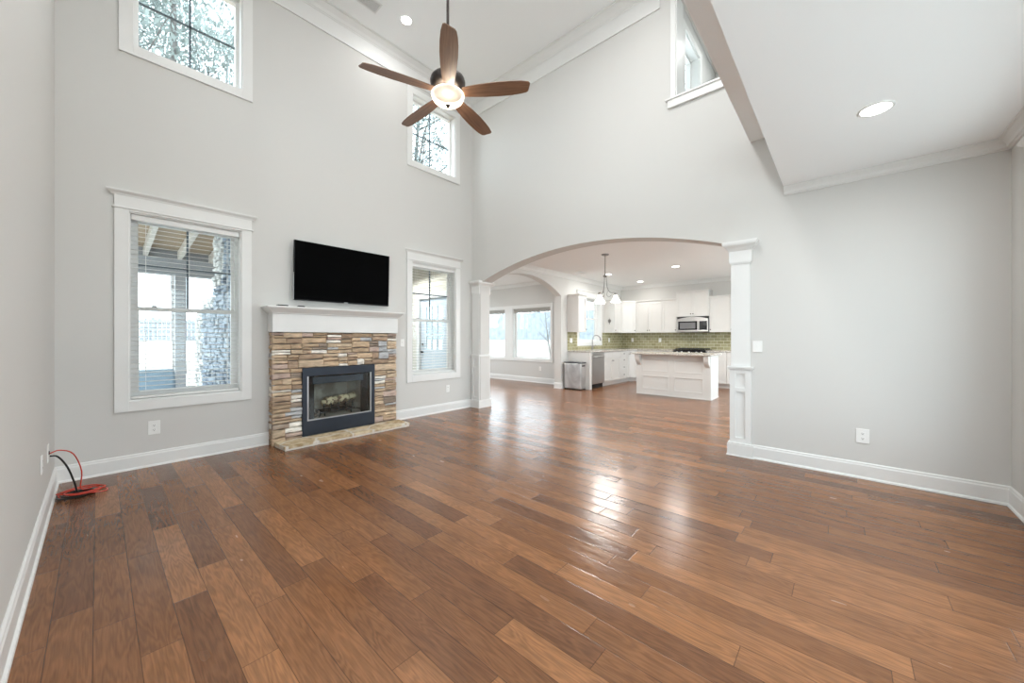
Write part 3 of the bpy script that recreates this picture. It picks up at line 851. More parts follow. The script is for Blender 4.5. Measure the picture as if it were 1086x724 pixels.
# fireplace insert
ins = thing('fireplace_insert', 'charcoal framed gas fireplace insert with glass front set in the stone', 'fireplace insert', ((IX0 + IX1) / 2, 4.95, 0.1))
FIY = FYY - 0.025
fn = fy(FIY)
GX0, GX1, GZ0, GZ1 = IX0 + 0.055, IX1 - 0.045, IZ0 + 0.135, IZ1 - 0.105
mb = slab_holes(fn, IX0, IX1, IZ0 - 0.045, IZ1, 0, -0.06, [(GX0, GX1, GZ0, GZ1)]); mb.build('insert_frame', FRAMEB, ins, bevel=0.003)
mb = MB(fn)
mb.box(GX0, GX0 + 0.018, -0.035, -0.01, GZ0, GZ1); mb.box(GX1 - 0.018, GX1, -0.035, -0.01, GZ0, GZ1); mb.box(GX0 + 0.018, GX1 - 0.018, -0.035, -0.01, GZ0, GZ0 + 0.012)
plab(mb.build('glass_trim', STEEL, ins), 'bright metal edge of the glass front')
mb = MB(fn); mb.box(GX0 + 0.018, GX1 - 0.018, -0.02, -0.017, GZ0 + 0.012, GZ1); mb.build('glass_front', GLASS, ins)
mb = MB(fn); mb.box(GX0 + 0.08, GX1 - 0.1, -0.14, -0.05, GZ1 - 0.11, GZ1 - 0.02); mb.build('smoke_hood', FRAMEB, ins, bevel=0.004)
mb = MB()
gy = FIY + 0.06
fbz0 = GZ0 - 0.01
for pts in ([(IX0 + 0.02, gy, fbz0), (IX1 - 0.02, gy, fbz0), (IX1 - 0.20, gy + 0.38, fbz0), (IX0 + 0.20, gy + 0.38, fbz0)],
            [(IX0 + 0.02, gy, fbz0), (IX0 + 0.02, gy, IZ1), (IX0 + 0.20, gy + 0.38, IZ1), (IX0 + 0.20, gy + 0.38, fbz0)],
            [(IX1 - 0.02, gy, fbz0), (IX1 - 0.02, gy, IZ1), (IX1 - 0.20, gy + 0.38, IZ1), (IX1 - 0.20, gy + 0.38, fbz0)],
            [(IX0 + 0.20, gy + 0.38, fbz0), (IX0 + 0.20, gy + 0.38, IZ1), (IX1 - 0.20, gy + 0.38, IZ1), (IX1 - 0.20, gy + 0.38, fbz0)],
            [(IX0 + 0.02, gy, IZ1), (IX1 - 0.02, gy, IZ1), (IX1 - 0.20, gy + 0.38, IZ1), (IX0 + 0.20, gy + 0.38, IZ1)]):
    mb.face(pts)
fb = mb.build('firebox', FIREBRK, ins, recalc=False)
sm_ = fb.modifiers.new('thick', 'SOLIDIFY'); sm_.thickness = 0.008
SCRM = mat('mesh_screen', (0.05, 0.045, 0.04), 0.6, metal=0.3, var=0.2, vscale=60)
for q0, q1 in ((GX0 + 0.02, GX0 + 0.10), (GX1 - 0.13, GX1 - 0.02)):
    mb = MB(fn); nn = 24
    pl = [(q0 + (q1 - q0) * i / nn, -0.062 + 0.012 * math.sin(i * 1.6)) for i in range(nn + 1)]
    mb.prism(pl + [(a, b - 0.004) for a, b in pl[::-1]], GZ0, GZ1, axis=2)
    plab(mb.build('mesh_screen', SCRM, ins), 'dark pleated mesh screen drawn to the side')
# grate and logs
gz = fbz0 + 0.004
gr = thing('log_grate', 'black iron grate inside the firebox holding the logs', 'grate', (2.17, 5.18, gz))
mb = MB()
for k in range(5):
    x = 1.98 + k * 0.095
    mb.tube(catmull([(x, 5.08, gz + 0.17), (x, 5.09, gz + 0.09), (x, 5.12, gz + 0.075), (x, 5.26, gz + 0.075)], 4), 0.009, 8)
mb.tube([(1.95, 5.10, gz + 0.07), (2.40, 5.10, gz + 0.07)], 0.009, 8); mb.tube([(1.95, 5.25, gz + 0.07), (2.40, 5.25, gz + 0.07)], 0.009, 8)
for x in (2.0, 2.35):
    for y in (5.10, 5.25):
        mb.tube([(x, y, gz + 0.009), (x, y, gz + 0.07)], 0.008, 8)
mb.build('bars', BLACKM, gr, smooth=True)
mb = MB()
mb.tube(catmull([(1.91, 5.05, gz + 0.012), (1.93, 5.05, gz + 0.05), (1.98, 5.06, gz + 0.06), (2.4, 5.06, gz + 0.06), (2.46, 5.07, gz + 0.045), (2.5, 5.1, gz + 0.012)], 5), 0.006, 8)
mb.build('burner_pipe', BLACKM, gr, smooth=True)
def log(p0, p1, r, m, label, seed):
    rnd = random.Random(seed)
    P0, P1 = Vector(p0), Vector(p1)
    pts, rr = [], []
    for i in range(11):
        t = i / 10; q = P0.lerp(P1, t)
        pts.append((q.x, q.y + 0.008 * math.sin(5 * t + seed), q.z + 0.010 * math.sin(4 * t + seed)))
        rr.append(r * (1 + rnd.uniform(-0.16, 0.14)) * (0.8 if i in (0, 10) else 1))
    mb = MB(); mb.tube(pts, rr, 14)
    for v_ in mb.bm.verts:
        v_.co += Vector((0, 0, 1)) * 0.006 * mnoise.noise(v_.co * 40)
    tag(mb.build('fireplace_log', m, None, smooth=True), label, 'log', 'ceramic logs in the firebox')
log((1.98, 5.13, gz + 0.165), (2.44, 5.2, gz + 0.235), 0.055, LOGM, 'pale split log lying across the top of the grate', 1)
log((1.83, 5.10, gz + 0.062), (1.92, 5.22, gz + 0.062), 0.05, LOGD, 'dark charred log leaning at the left of the grate', 2)
log((2.08, 5.27, gz + 0.14), (2.46, 5.27, gz + 0.14), 0.045, LOGD, 'dark charred log behind the pale log', 3)

# ------------------------------------------------------------------ television and remotes
tv = thing('television', 'flat black wall mounted television above the mantel', 'television', (2.245, 5.06, 1.735))
tf = lambda a, b, c: (a, 5.055 - b - 0.03 * (c - 1.735) / 0.74, c)
mb = MB(tf); mb.box(1.607, 2.883, -0.012, 0.018, 1.737, 2.475); mb.build('bezel', BEZEL, tv, bevel=0.003)
mb = MB(tf); mb.box(1.615, 2.875, 0.0181, 0.0195, 1.752, 2.468); mb.build('screen', SCREEN, tv)
mb = MB(); mb.box(2.05, 2.44, 5.06, YF - 0.002, 1.95, 2.25); mb.build('wall_bracket', BLACKM, tv)
mb = MB(tf); mb.box(2.225, 2.275, 0.0182, 0.021, 1.738, 1.747); plab(mb.build('maker_plate', STEEL, tv), 'small silver plate under the screen')
mb = MB(tf); mb.box(1.6045, 1.607, -0.004, 0.014, 1.74, 2.08); plab(mb.build('edge_trim', STEEL, tv), 'bright metal strip on the left edge')
def remote(x, y, L, rz, label, wd=0.045):
    r = thing('remote_control', label, 'remote control', (x, y, 1.64), 'remote controls on the mantel'); 
    mb = MB(); mb.box(x - L / 2, x + L / 2, y - wd / 2, y + wd / 2, 1.6402, 1.658); mb.build('body', BLACKG, r, bevel=0.006)
    mb = MB()
    for i in range(5):
        for j in (-0.012, 0.0, 0.012): mb.box(x - L * 0.35 + i * L * 0.14, x - L * 0.35 + i * L * 0.14 + 0.007, y + j - 0.003, y + j + 0.003, 1.6578, 1.6592)
    mb.build('buttons', mat('grey_rubber', (0.12, 0.12, 0.12), 0.6, var=0.05), r)
    r.rotation_euler.z = rz
remote(1.452, 4.93, 0.12, 0.1, 'longer black remote at the left end of the mantel')
remote(1.655, 4.93, 0.08, -0.1, 'shorter black remote under the left corner of the television', 0.035)

# ------------------------------------------------------------------ outlets and switches
def plate(fn, a, c, label, kind='outlet', gangs=1, wd=0.072, h=0.118, group=None):
    nm, cat = ('wall_outlet', 'outlet') if kind == 'outlet' else (('cable_plate', 'wall plate') if kind == 'cable' else ('light_switch', 'light switch'))
    root = thing(nm, label, cat, fn(a, 0, c), group)
    W_ = wd * gangs if gangs == 1 else 0.046 * gangs + 0.026
    mb = MB(fn); mb.box(a - W_ / 2, a + W_ / 2, 0.0005, 0.007, c - h / 2, c + h / 2); mb.build('cover_plate', PLATE, root, bevel=0.002)
    for g in range(gangs):
        ga = a + (g - (gangs - 1) / 2) * 0.046
        if kind == 'outlet':
            for s in (-1, 1):
                mb = MB(fn); mb.box(ga - 0.016, ga + 0.016, 0.007, 0.009, c + s * 0.022 - 0.014, c + s * 0.022 + 0.014); sk = mb.build('socket', PLATE, root, bevel=0.001)
                mb = MB(fn)
                for q in (-0.006, 0.006): mb.box(ga + q - 0.0012, ga + q + 0.0012, 0.009, 0.0094, c + s * 0.022 - 0.002, c + s * 0.022 + 0.008)
                mb.box(ga - 0.003, ga + 0.003, 0.009, 0.0094, c + s * 0.022 - 0.010, c + s * 0.022 - 0.005)
                mb.build('slots', SLOT, sk)
        elif kind == 'switch':
            mb = MB(fn); mb.box(ga - 0.005, ga + 0.005, 0.007, 0.018, c - 0.003, c + 0.016); mb.build('toggle', PLATE, root, bevel=0.001)
        else:
            mb = MB(fn); mb.box(ga - 0.012, ga + 0.012, 0.007, 0.012, c - 0.012, c + 0.012); mb.build('cable_hole', SLOT, root)
    return root
plate(fy(YF), 0.375, 0.378, 'white outlet below the window left of the fireplace', wd=0.088, h=0.135)
plate(fy(YF), 4.045, 0.388, 'white outlet below the window right of the fireplace')
plate(fy(YF), 3.155, 1.19, 'white light switch between the mantel and the right window', 'switch')
plate(fx(XA), -0.135, 0.383, 'white outlet low on the blank grey wall at the right', wd=0.088, h=0.128)
plate(fx(XA), 0.665, 1.178, 'white switch plate beside the right column', 'switch', wd=0.085)
plate(fx(XL, 1), 4.42, 0.41, 'white plate near the corner of the left wall where the cables come out', 'cable', wd=0.085, h=0.13)
plate(fx(XL, 1), 3.95, 0.43, 'white outlet on the left wall nearer the camera than the cable plate')
plate(fx(XB), 6.35, 0.40, 'white outlet under the breakfast room window')
plate(fy(YK - 0.012), 8.14, 1.20, 'cream double outlet plate on the backsplash left of the kitchen window', 'outlet', 2)
plate(fy(YK - 0.012), 10.22, 1.20, 'cream outlet on the backsplash right of the kitchen window')
plate(fx(XK - 0.012), 4.86, 1.20, 'cream outlet on the backsplash next to the kitchen corner')
plate(fx(XK - 0.012), 4.02, 1.20, 'cream outlet on the backsplash left of the stove')

# ------------------------------------------------------------------ cables in the corner
rnd = random.Random(4)
def coil(cx, cy, ax, ay, turns, r, z0, seed, rot):
    rr = random.Random(seed); pts = []
    n_ = int(turns * 11)
    ox = oy = 0; k = 1
    for i in range(n_):
        t = 2 * PI * i / 11
        if i % 11 == 0: ox, oy, k = rr.uniform(-.025, .035), rr.uniform(-.02, .03), rr.uniform(0.72, 1.12)
        x = ax * k * math.cos(t) + ox; y = ay * k * math.sin(t) + oy
        pts.append((max(XL + 0.04, cx + x * math.cos(rot) - y * math.sin(rot)), cy + x * math.sin(rot) + y * math.cos(rot), max(r + 0.001, z0 + 0.006 * (i // 11) + 0.008 * math.sin(t * 0.7 + seed))))
    return pts
ex = (XL + 0.012, 4.42, 0.385)
b_pts = [ex, (-0.20, 4.43, 0.37), (-0.155, 4.47, 0.27), (-0.12, 4.53, 0.12), (-0.10, 4.56, 0.03)] + coil(-0.115, 4.57, 0.095, 0.075, 3.4, 0.006, 0.008, 2, 0.25)
mb = MB(); mb.tube(catmull(b_pts, 4), 0.006, 8); tag(mb.build('black_cable', BLKR, None, smooth=True), 'black cable hanging from the left wall plate and coiled on the floor', 'cable')
r_pts = [(XL + 0.012, 4.42, 0.405), (-0.19, 4.44, 0.415), (-0.125, 4.49, 0.36), (-0.085, 4.56, 0.2), (-0.09, 4.60, 0.05)] + coil(-0.10, 4.57, 0.115, 0.10, 3.6, 0.0042, 0.03, 8, 0.25) + [(0.02, 4.53, 0.012), (0.055, 4.60, 0.008), (0.01, 4.66, 0.008), (-0.07, 4.62, 0.012)]
mb = MB(); mb.tube(catmull(r_pts, 4), 0.0042, 8); tag(mb.build('red_cable', RED, None, smooth=True), 'thin red cable looped from the left wall plate into a tangle on the floor', 'cable')

# ------------------------------------------------------------------ ceiling fan
FC = (2.2517, 2.8412); FZ = 3.626
fan = thing('ceiling_fan', 'five blade walnut ceiling fan with a glowing glass bowl on a long rod', 'ceiling fan', (FC[0], FC[1], FZ))
mb = MB(); mb.lathe([(0.02, ZT - 0.10), (0.055, ZT - 0.085), (0.07, ZT - 0.03), (0.07, ZT - 0.001)], *FC); mb.build('canopy', BRONZE, fan, smooth=True)
mb = MB(); mb.lathe([(0.0135, 3.86), (0.0135, ZT - 0.09)], *FC, 16); mb.build('downrod', BRONZE, fan, smooth=True)
mb = MB(); mb.lathe([(0.02, 3.90), (0.024, 3.84), (0.03, 3.80), (0.08, 3.792), (0.135, 3.78), (0.160, 3.762), (0.168, 3.735), (0.165, 3.705), (0.145, 3.685), (0.12, 3.665), (0.085, 3.655), (0.085, 3.635), (0.06, 3.63)][::-1], *FC, 40)
mb.build('motor_housing', BRONZE, fan, smooth=True)
mb = MB(); mb.lathe([(0.055, 3.632), (0.075, 3.626), (0.10, 3.618), (0.10, 3.608), (0.055, 3.608)][::-1], *FC, 32); mb.build('light_fitter', BRONZE, fan, smooth=True)
bp = [(0.137, 3.622), (0.153, 3.617), (0.157, 3.606), (0.154, 3.588), (0.140, 3.562), (0.112, 3.538), (0.075, 3.521), (0.03, 3.512), (0.004, 3.510)]
mb = MB(); mb.lathe(bp, *FC, 40, cap=False); bo = mb.build('glass_bowl', BOWLG, fan, smooth=True)
mb = MB(); mb.lathe([(0.003, 3.482), (0.011, 3.488), (0.014, 3.497), (0.008, 3.503), (0.024, 3.510), (0.006, 3.518)], *FC, 16); mb.build('finial', BRONZE, fan, smooth=True)
for k in range(5):
    A = math.radians(16.48) + k * 2 * PI / 5
    ca, sa = math.cos(A), math.sin(A)
    pitch_ = math.radians(-12)
    def bf(a, b, c, ca=ca, sa=sa):
        b2 = b * math.cos(pitch_) - c * math.sin(pitch_); c2 = b * math.sin(pitch_) + c * math.cos(pitch_)
        return (FC[0] + a * ca - b2 * sa, FC[1] + a * sa + b2 * ca, FZ + c2)
    outl = [(0.15, 0.050), (0.24, 0.062), (0.36, 0.073), (0.50, 0.078), (0.62, 0.076), (0.70, 0.069), (0.755, 0.058), (0.775, 0.044)]
    outr = [(0.15, 0.050), (0.24, 0.062), (0.36, 0.073), (0.50, 0.078), (0.62, 0.076), (0.72, 0.068), (0.785, 0.054), (0.798, 0.034)]
    poly = [(a, b) for a, b in outl] + [(a, -b) for a, b in outr[::-1]]
    mb = MB(bf); mb.prism(poly, -0.004, 0.004); bl = mb.build('blade', BLADEW, fan, bevel=0.0015)
    bl.data.transform(Matrix.Rotation(-A, 4, 'Z')); bl.rotation_euler.z = A
    mb = MB(bf)
    mb.prism([(0.07, 0.018), (0.15, 0.014), (0.20, 0.04), (0.27, 0.028), (0.27, -0.028), (0.20, -0.04), (0.15, -0.014), (0.07, -0.018)], 0.0045, 0.012)
    ba = mb.build('blade_arm', BRONZE, bl, bevel=0.001); ba.data.transform(Matrix.Rotation(-A, 4, 'Z'))
ld = bpy.data.lights.new('fan_light', 'POINT'); ld.energy = P_FAN; ld.color = (1.0, 0.93, 0.82); ld.shadow_soft_size = 0.05
lo = bpy.data.objects.new('fan_light', ld); COL.objects.link(lo); lo.location = (FC[0], FC[1], 3.575)

# ------------------------------------------------------------------ recessed lights and vents
def can(x, y, z, r, label, power, color, group):
    root = thing('recessed_light', label, 'ceiling light', (x, y, z), group)
    mb = MB(); mb.lathe([(r, z - 0.0005), (r, z - 0.004), (r * 0.92, z - 0.007), (r * 0.82, z - 0.004), (r * 0.82, z - 0.0005)], x, y, 32, cap=False); mb.build('trim_ring', TRIM, root, smooth=True)
    mb = MB(); mb.lathe([(r * 0.82, z - 0.001), (r * 0.82, z - 0.0035)], x, y, 32); mb.build('lens', EMIT_CAN, root)
    area_light('recessed_lamp', (x, y, z - 0.012), (0, 0, 0), r * 1.5, r * 1.5, power, color, 'DISK')
can(2.84, 4.492, ZT, 0.085, 'round recessed light in the tall ceiling near the fireplace wall', P_CAN_HIGH * 0.2, SOFT, 'recessed lights in the tall ceiling')
can(2.84, 1.55, ZT, 0.085, 'added round recessed light, out of view in the tall ceiling nearer the loft, right of the fan', P_CAN_HIGH, SOFT, 'recessed lights in the tall ceiling')  # unseen lamp added to brighten the tall room
can(1.0, 1.75, ZT, 0.085, 'added round recessed light, out of view in the tall ceiling nearer the loft, left of the fan', P_CAN_HIGH, SOFT, 'recessed lights in the tall ceiling')  # another added lamp, out of view, fills the tall room
can(3.413, -0.163, ZL, 0.092, 'round recessed light in the low ceiling by the blank right wall', P_CAN_LOW, SOFT, 'recessed lights in the low ceiling')
can(1.2, -0.3, ZL, 0.092, 'added round recessed light, out of view in the low ceiling on the left wall side', P_CAN_LOW, SOFT, 'recessed lights in the low ceiling')  # added out of view to brighten the space under the low ceiling
can(8.643, 2.797, ZK, 0.095, 'recessed kitchen ceiling light above the island', P_CAN_KIT, WARM, 'recessed lights in the kitchen ceiling')
can(10.3, 4.30, ZK, 0.095, 'recessed kitchen ceiling light near the corner cabinet', P_CAN_KIT * 0.3, WARM, 'recessed lights in the kitchen ceiling')
can(8.589, 4.416, ZK, 0.095, 'recessed kitchen ceiling light before the sink, behind the chandelier rod', P_CAN_KIT * 0.6, WARM, 'recessed lights in the kitchen ceiling')
can(8.6, 0.9, ZK, 0.095, 'added recessed kitchen ceiling light hidden right of the column', P_CAN_KIT, WARM, 'recessed lights in the kitchen ceiling')  # hidden lamp added as kitchen fill light
can(6.2, 0.6, ZK, 0.095, 'added recessed light hidden just behind the right column', P_CAN_KIT, WARM, 'recessed lights in the kitchen ceiling')  # also an added fill lamp, kept behind the column
can(5.7, 8.5, ZK, 0.095, 'added unseen recessed light at the far end of the breakfast room ceiling', P_CAN_KIT, SOFT, 'added lights in the breakfast room ceiling')  # added unseen to lift the breakfast room
can(5.9, 6.3, ZK, 0.095, 'added unseen recessed light in the breakfast room ceiling nearer the second arch', P_CAN_KIT, SOFT, 'added lights in the breakfast room ceiling')  # second added lamp for the breakfast room, out of view
can(3.9, 6.9, 3.055, 0.09, 'added round light under the porch roof outside the right window', 60, SOFT, 'added porch lights')  # added lamp that brightens the porch siding and door
can(5.6, 0.9, 5.45, 0.07, 'added small light hidden in the ceiling of the upper alcove behind the interior opening', 7, SOFT, 'added alcove light')  # added lamp to light up the alcove and its casing
def vent(x0, x1, y0, y1, z, label, nsl=12):
    root = thing('ceiling_vent', label, 'vent', ((x0 + x1) / 2, (y0 + y1) / 2, z))
    fn = lambda a, b, c: (a, b, z - c)
    mb = MB(fn)
    for q in ((x0, x1, y0, y0 + 0.02), (x0, x1, y1 - 0.02, y1), (x0, x0 + 0.02, y0, y1), (x1 - 0.02, x1, y0, y1)): mb.box(*q, 0.0005, 0.008)
    mb.build('frame', TRIM, root, bevel=0.001)
    mb = MB(fn); mb.box(x0 + 0.02, x1 - 0.02, y0 + 0.02, y1 - 0.02, 0.0005, 0.0015); mb.build('backing', mat('vent_shadow', (0.14, 0.14, 0.14), 0.8, var=0.05), root)
    mb = MB(fn)
    for k in range(nsl):
        yy = y0 + 0.025 + (y1 - y0 - 0.05) * k / (nsl - 1); mb.box(x0 + 0.02, x1 - 0.02, yy - 0.0025, yy + 0.0025, 0.002, 0.007)
    mb.build('slats', TRIM, root)
vent(2.05, 2.50, 4.52, 4.71, ZT, 'white louvred vent in the tall ceiling above the fireplace')
vent(7.75, 8.05, 4.70, 4.86, ZK, 'white louvred vent in the kitchen ceiling near the second arch')

# ------------------------------------------------------------------ kitchen
def shaker(fn, a0, a1, c0, c1, b, parent, name='door', st_=0.06, knob=None, kb=0.022):
    g = 0.003
    mb = MB(fn); a0 += g; a1 -= g; c0 += g; c1 -= g
    mb.box(a0, a1, b, b + 0.006, c0, c1)
    if c1 - c0 > 0.22:
        mb.box(a0, a0 + st_, b + 0.006, b + 0.020, c0, c1); mb.box(a1 - st_, a1, b + 0.006, b + 0.020, c0, c1)
        mb.box(a0 + st_, a1 - st_, b + 0.006, b + 0.020, c0, c0 + st_); mb.box(a0 + st_, a1 - st_, b + 0.006, b + 0.020, c1 - st_, c1)
    else:
        mb.box(a0, a1, b + 0.006, b + 0.020, c0, c1)
    d = mb.build(name, CAB, parent, bevel=0.0012)
    if knob:
        ka, kc_ = knob
        mb = MB(fn)
        mb.tube([(ka, b + 0.020, kc_), (ka, b + 0.030, kc_), (ka, b + 0.034, kc_), (ka, b + 0.044, kc_)], [0.006, 0.006, 0.015, 0.012], 12)
        mb.build('knob', KNOB, d, smooth=True)
    return d
UZ0, UZ1 = 1.415, 2.32
def upper(fn, a0, a1, label, doors, depth=0.31, z0=UZ0, z1=UZ1, side='r', name='wall_cabinet'):
    root = thing(name, label, 'cabinet', fn((a0 + a1) / 2, depth / 2, z0), 'upper cabinets in the kitchen')
    mb = MB(fn); mb.box(a0, a1, 0.002, depth, z0, z1); mb.build('body', CAB, root, bevel=0.001)
    mb = MB(fn); mb.box(a0, a1, 0.002, depth + 0.03, z1, z1 + 0.025); mb.box(a0, a1, 0.002, depth + 0.05, z1 + 0.025, z1 + 0.05); mb.build('crown_moulding', CAB, root, bevel=0.006)
    n_ = doors
    for i in range(n_):
        p, q = a0 + (a1 - a0) * i / n_, a0 + (a1 - a0) * (i + 1) / n_
        if n_ == 2: ka = q - 0.03 if i == 0 else p + 0.03
        else: ka = (q - 0.03) if side == 'r' else (p + 0.03)
        shaker(fn, p, q, z0, z1, depth, root, knob=(ka, z0 + 0.07))
    return root
SK, RG = fy(YK), fx(XK)
upper(SK, 7.98, 8.375, 'narrow white upper cabinet left of the kitchen window, beside the second arch', 1)
upper(SK, 9.95, 10.455, 'white upper cabinet right of the kitchen window, with an ornament on its side', 1, side='l')
# diagonal corner cabinet
cc = thing('corner_cabinet', 'white upper cabinet set diagonally across the kitchen corner', 'cabinet', (10.8, 4.95, UZ0), 'upper cabinets in the kitchen')
mb = MB(); poly = [(10.46, YK - 0.002), (10.46, 4.93), (10.76, 4.63), (XK - 0.002, 4.63), (XK - 0.002, YK - 0.002)]
mb.prism(poly, UZ0, UZ1); mb.build('body', CAB, cc, bevel=0.001)
mb = MB(); mb.prism([(10.46, YK - 0.002), (10.44, 4.90), (10.73, 4.61), (XK - 0.002, 4.63), (XK - 0.002, YK - 0.002)], UZ1, UZ1 + 0.05); mb.build('crown_moulding', CAB, cc, bevel=0.004)
s2 = math.sqrt(0.5)
dfn = lambda a, b, c: (10.46 + a * s2 - b * s2, 4.93 - a * s2 - b * s2, c)
shaker(dfn, 0.01, 0.414, UZ0, UZ1, 0.0, cc, knob=(0.385, UZ0 + 0.07))
# range wall uppers (a = y, from the corner towards the camera side)
upper(RG, 3.85, 4.625, 'two door white upper cabinet between the corner cabinet and the single door one', 2)
upper(RG, 3.445, 3.848, 'single door white upper cabinet directly left of the microwave', 1, side='l')
upper(RG, 2.625, 3.443, 'taller two door white cabinet raised above the microwave', 2, depth=0.36, z0=1.845, z1=2.50)
upper(RG, 2.145, 2.623, 'white upper cabinet directly right of the microwave', 1, side='r')
upper(RG, 1.665, 2.143, 'white upper cabinet second to the right of the microwave', 1, side='r')
upper(RG, 0.86, 1.663, 'two door white upper cabinet farthest right on the stove wall', 2)
# ornament on the cabinet side
mb = MB(fx(9.95))
for k in range(9):
    t = 2 * PI * k / 9
    mb.tube([(5.07, 0.004, 1.76), (5.07 + 0.045 * math.cos(t), 0.006, 1.76 + 0.05 * math.sin(t))], [0.006, 0.014], 8)
mb.tube([(5.07, 0.004, 1.76), (5.07, 0.004, 1.66)], [0.008, 0.005], 8); mb.tube([(5.07, 0.004, 1.76), (5.07, 0.004, 1.86)], [0.003, 0.003], 6)
tag(mb.build('hanging_ornament', NICKEL, None, smooth=True), 'small grey flower shaped ornament on the side of the upper cabinet', 'ornament')

CZ = 0.94
def base_cab(fn, a0, a1, label, layout, depth=0.61):
    root = thing('base_cabinet', label, 'cabinet', fn((a0 + a1) / 2, depth / 2, 0), 'base cabinets in the kitchen')
    mb = MB(fn); mb.box(a0, a1, 0.002, depth, 0.10, CZ - 0.035); mb.build('body', CAB, root, bevel=0.001)
    mb = MB(fn); mb.box(a0, a1, 0.002, depth - 0.06, 0.0, 0.0995); mb.build('toe_kick', CAB, root)
    top = CZ - 0.045
    if layout == 'drawers':
        h = [0.15, 0.20, 0.20, 0.225]; z = top
        for q in h:
            shaker(fn, a0, a1, z - q, z, depth, root, 'drawer', 0.04, knob=((a0 + a1) / 2, z - q / 2)); z -= q
    elif layout[0] == 'd':
        n_ = int(layout[1])
        for i in range(n_):
            p, q = a0 + (a1 - a0) * i / n_, a0 + (a1 - a0) * (i + 1) / n_
            shaker(fn, p, q, top - 0.16, top, depth, root, 'drawer', 0.05, knob=None if layout.endswith('s') else ((p + q) / 2, top - 0.08))
            ka = (q - 0.03 if i == 0 else p + 0.03)
            shaker(fn, p, q, 0.115, top - 0.165, depth, root, knob=(ka, top - 0.235))
    return root
pn = thing('end_panel', 'white panel closing the counter end beside the trash bin', 'cabinet panel', (8.04, 4.92, 0))
mb = MB(); mb.box(8.00, 8.02, 4.60, YK - 0.002, 0, CZ - 0.035); mb.box(8.02, 8.095, 4.60, 4.64, 0, CZ - 0.035); mb.build('panel', CAB, pn, bevel=0.001)
base_cab(SK, 8.745, 9.70, 'white sink base cabinet with two doors and two false drawers under the kitchen window', 'd2s')
base_cab(SK, 9.702, 10.10, 'white base cabinet with a stack of four drawers right of the sink', 'drawers')
cb = thing('corner_base_cabinet', 'white base cabinet filling the kitchen corner', 'cabinet', (10.7, 4.9, 0), 'base cabinets in the kitchen')
mb = MB(); mb.prism([(10.102, YK - 0.002), (10.102, 4.63), (10.30, 4.63), (10.46, 4.47), (10.46, 4.202), (XK - 0.002, 4.202), (XK - 0.002, YK - 0.002)], 0.10, CZ - 0.035); mb.build('body', CAB, cb, bevel=0.001)
mb = MB(); mb.prism([(10.102, YK - 0.002), (10.102, 4.69), (10.36, 4.69), (10.52, 4.53), (10.52, 4.202), (XK - 0.002, 4.202), (XK - 0.002, YK - 0.002)], 0.0, 0.0995); mb.build('toe_kick', CAB, cb)
dfn2 = lambda a, b, c: (10.30 + a * s2 - b * s2, 4.63 - a * s2 - b * s2, c)
shaker(SK, 10.11, 10.29, 0.115, CZ - 0.045, 0.61, cb, knob=(10.27, 0.80))
shaker(dfn2, 0.0, 0.226, 0.115, CZ - 0.045, 0.0, cb)
shaker(RG, 4.21, 4.46, 0.115, CZ - 0.045, 0.61, cb)
base_cab(RG, 3.445, 4.20, 'two door white base cabinet left of the stove', 'd2')
base_cab(RG, 2.16, 2.605, 'white base cabinet directly right of the stove', 'd1')
base_cab(RG, 1.25, 2.158, 'two door white base cabinet second to the right of the stove', 'd2')
# countertops
mb = MB(); poly = [(7.985, YK - 0.002), (7.985, 4.575), (10.28, 4.575), (10.425, 4.43), (10.425, 3.44), (XK - 0.002, 3.44), (XK - 0.002, YK - 0.002)]
mb.prism(poly, CZ - 0.034, CZ); tag(mb.build('countertop', GRANITE, None, bevel=0.003), 'speckled granite counter running from the sink around the corner to the stove', 'countertop', 'kitchen countertops')
mb = MB(); mb.box(10.425, XK - 0.002, 1.25, 2.61, CZ - 0.034, CZ); tag(mb.build('countertop', GRANITE, None, bevel=0.003), 'speckled granite counter right of the stove', 'countertop', 'kitchen countertops')
# backsplash
bs = thing('tile_backsplash', 'olive green glazed subway tile backsplash along the sink and stove walls', 'backsplash', (9.5, YK, CZ))
mb = slab_holes(SK, 7.985, XK - 0.012, CZ + 0.001, UZ0 - 0.001, 0.001, 0.012, [(KW[0] - 0.101, KW[1] + 0.101, KW[2] - 0.101, 3)]); mb.build('sink_wall_tiles', TILE, bs)
mb = MB(RG); mb.box(0.87, YK - 0.012, 0.001, 0.012, CZ + 0.001, UZ0 - 0.001); mb.build('stove_wall_tiles', TILE, bs)
# sink + faucet
sx = 9.10
mb = MB(); mb.box(sx - 0.38, sx + 0.38, 4.70, 5.10, CZ + 0.0005, CZ + 0.006); mb.box(sx - 0.35, sx + 0.35, 4.73, 5.07, CZ + 0.006, CZ + 0.007)
tag(mb.build('kitchen_sink', STEEL, None, bevel=0.002), 'steel sink rim set in the granite below the kitchen window', 'sink')
fa = thing('kitchen_faucet', 'tall grey gooseneck faucet behind the kitchen sink', 'faucet', (9.08, 5.14, CZ))
mb = MB(); mb.lathe([(0.03, CZ + 0.001), (0.03, CZ + 0.02), (0.022, CZ + 0.03), (0.02, CZ + 0.10), (0.013, CZ + 0.11)], 9.08, 5.14, 20); mb.build('base', NICKEL, fa, smooth=True)
mb = MB(); mb.tube(catmull([(9.08, 5.14, CZ + 0.08), (9.08, 5.14, CZ + 0.26), (9.085, 5.13, CZ + 0.33), (9.11, 5.09, CZ + 0.385), (9.16, 5.03, CZ + 0.39), (9.20, 4.98, CZ + 0.34)], 7), 0.012, 12); mb.build('spout', NICKEL, fa, smooth=True)
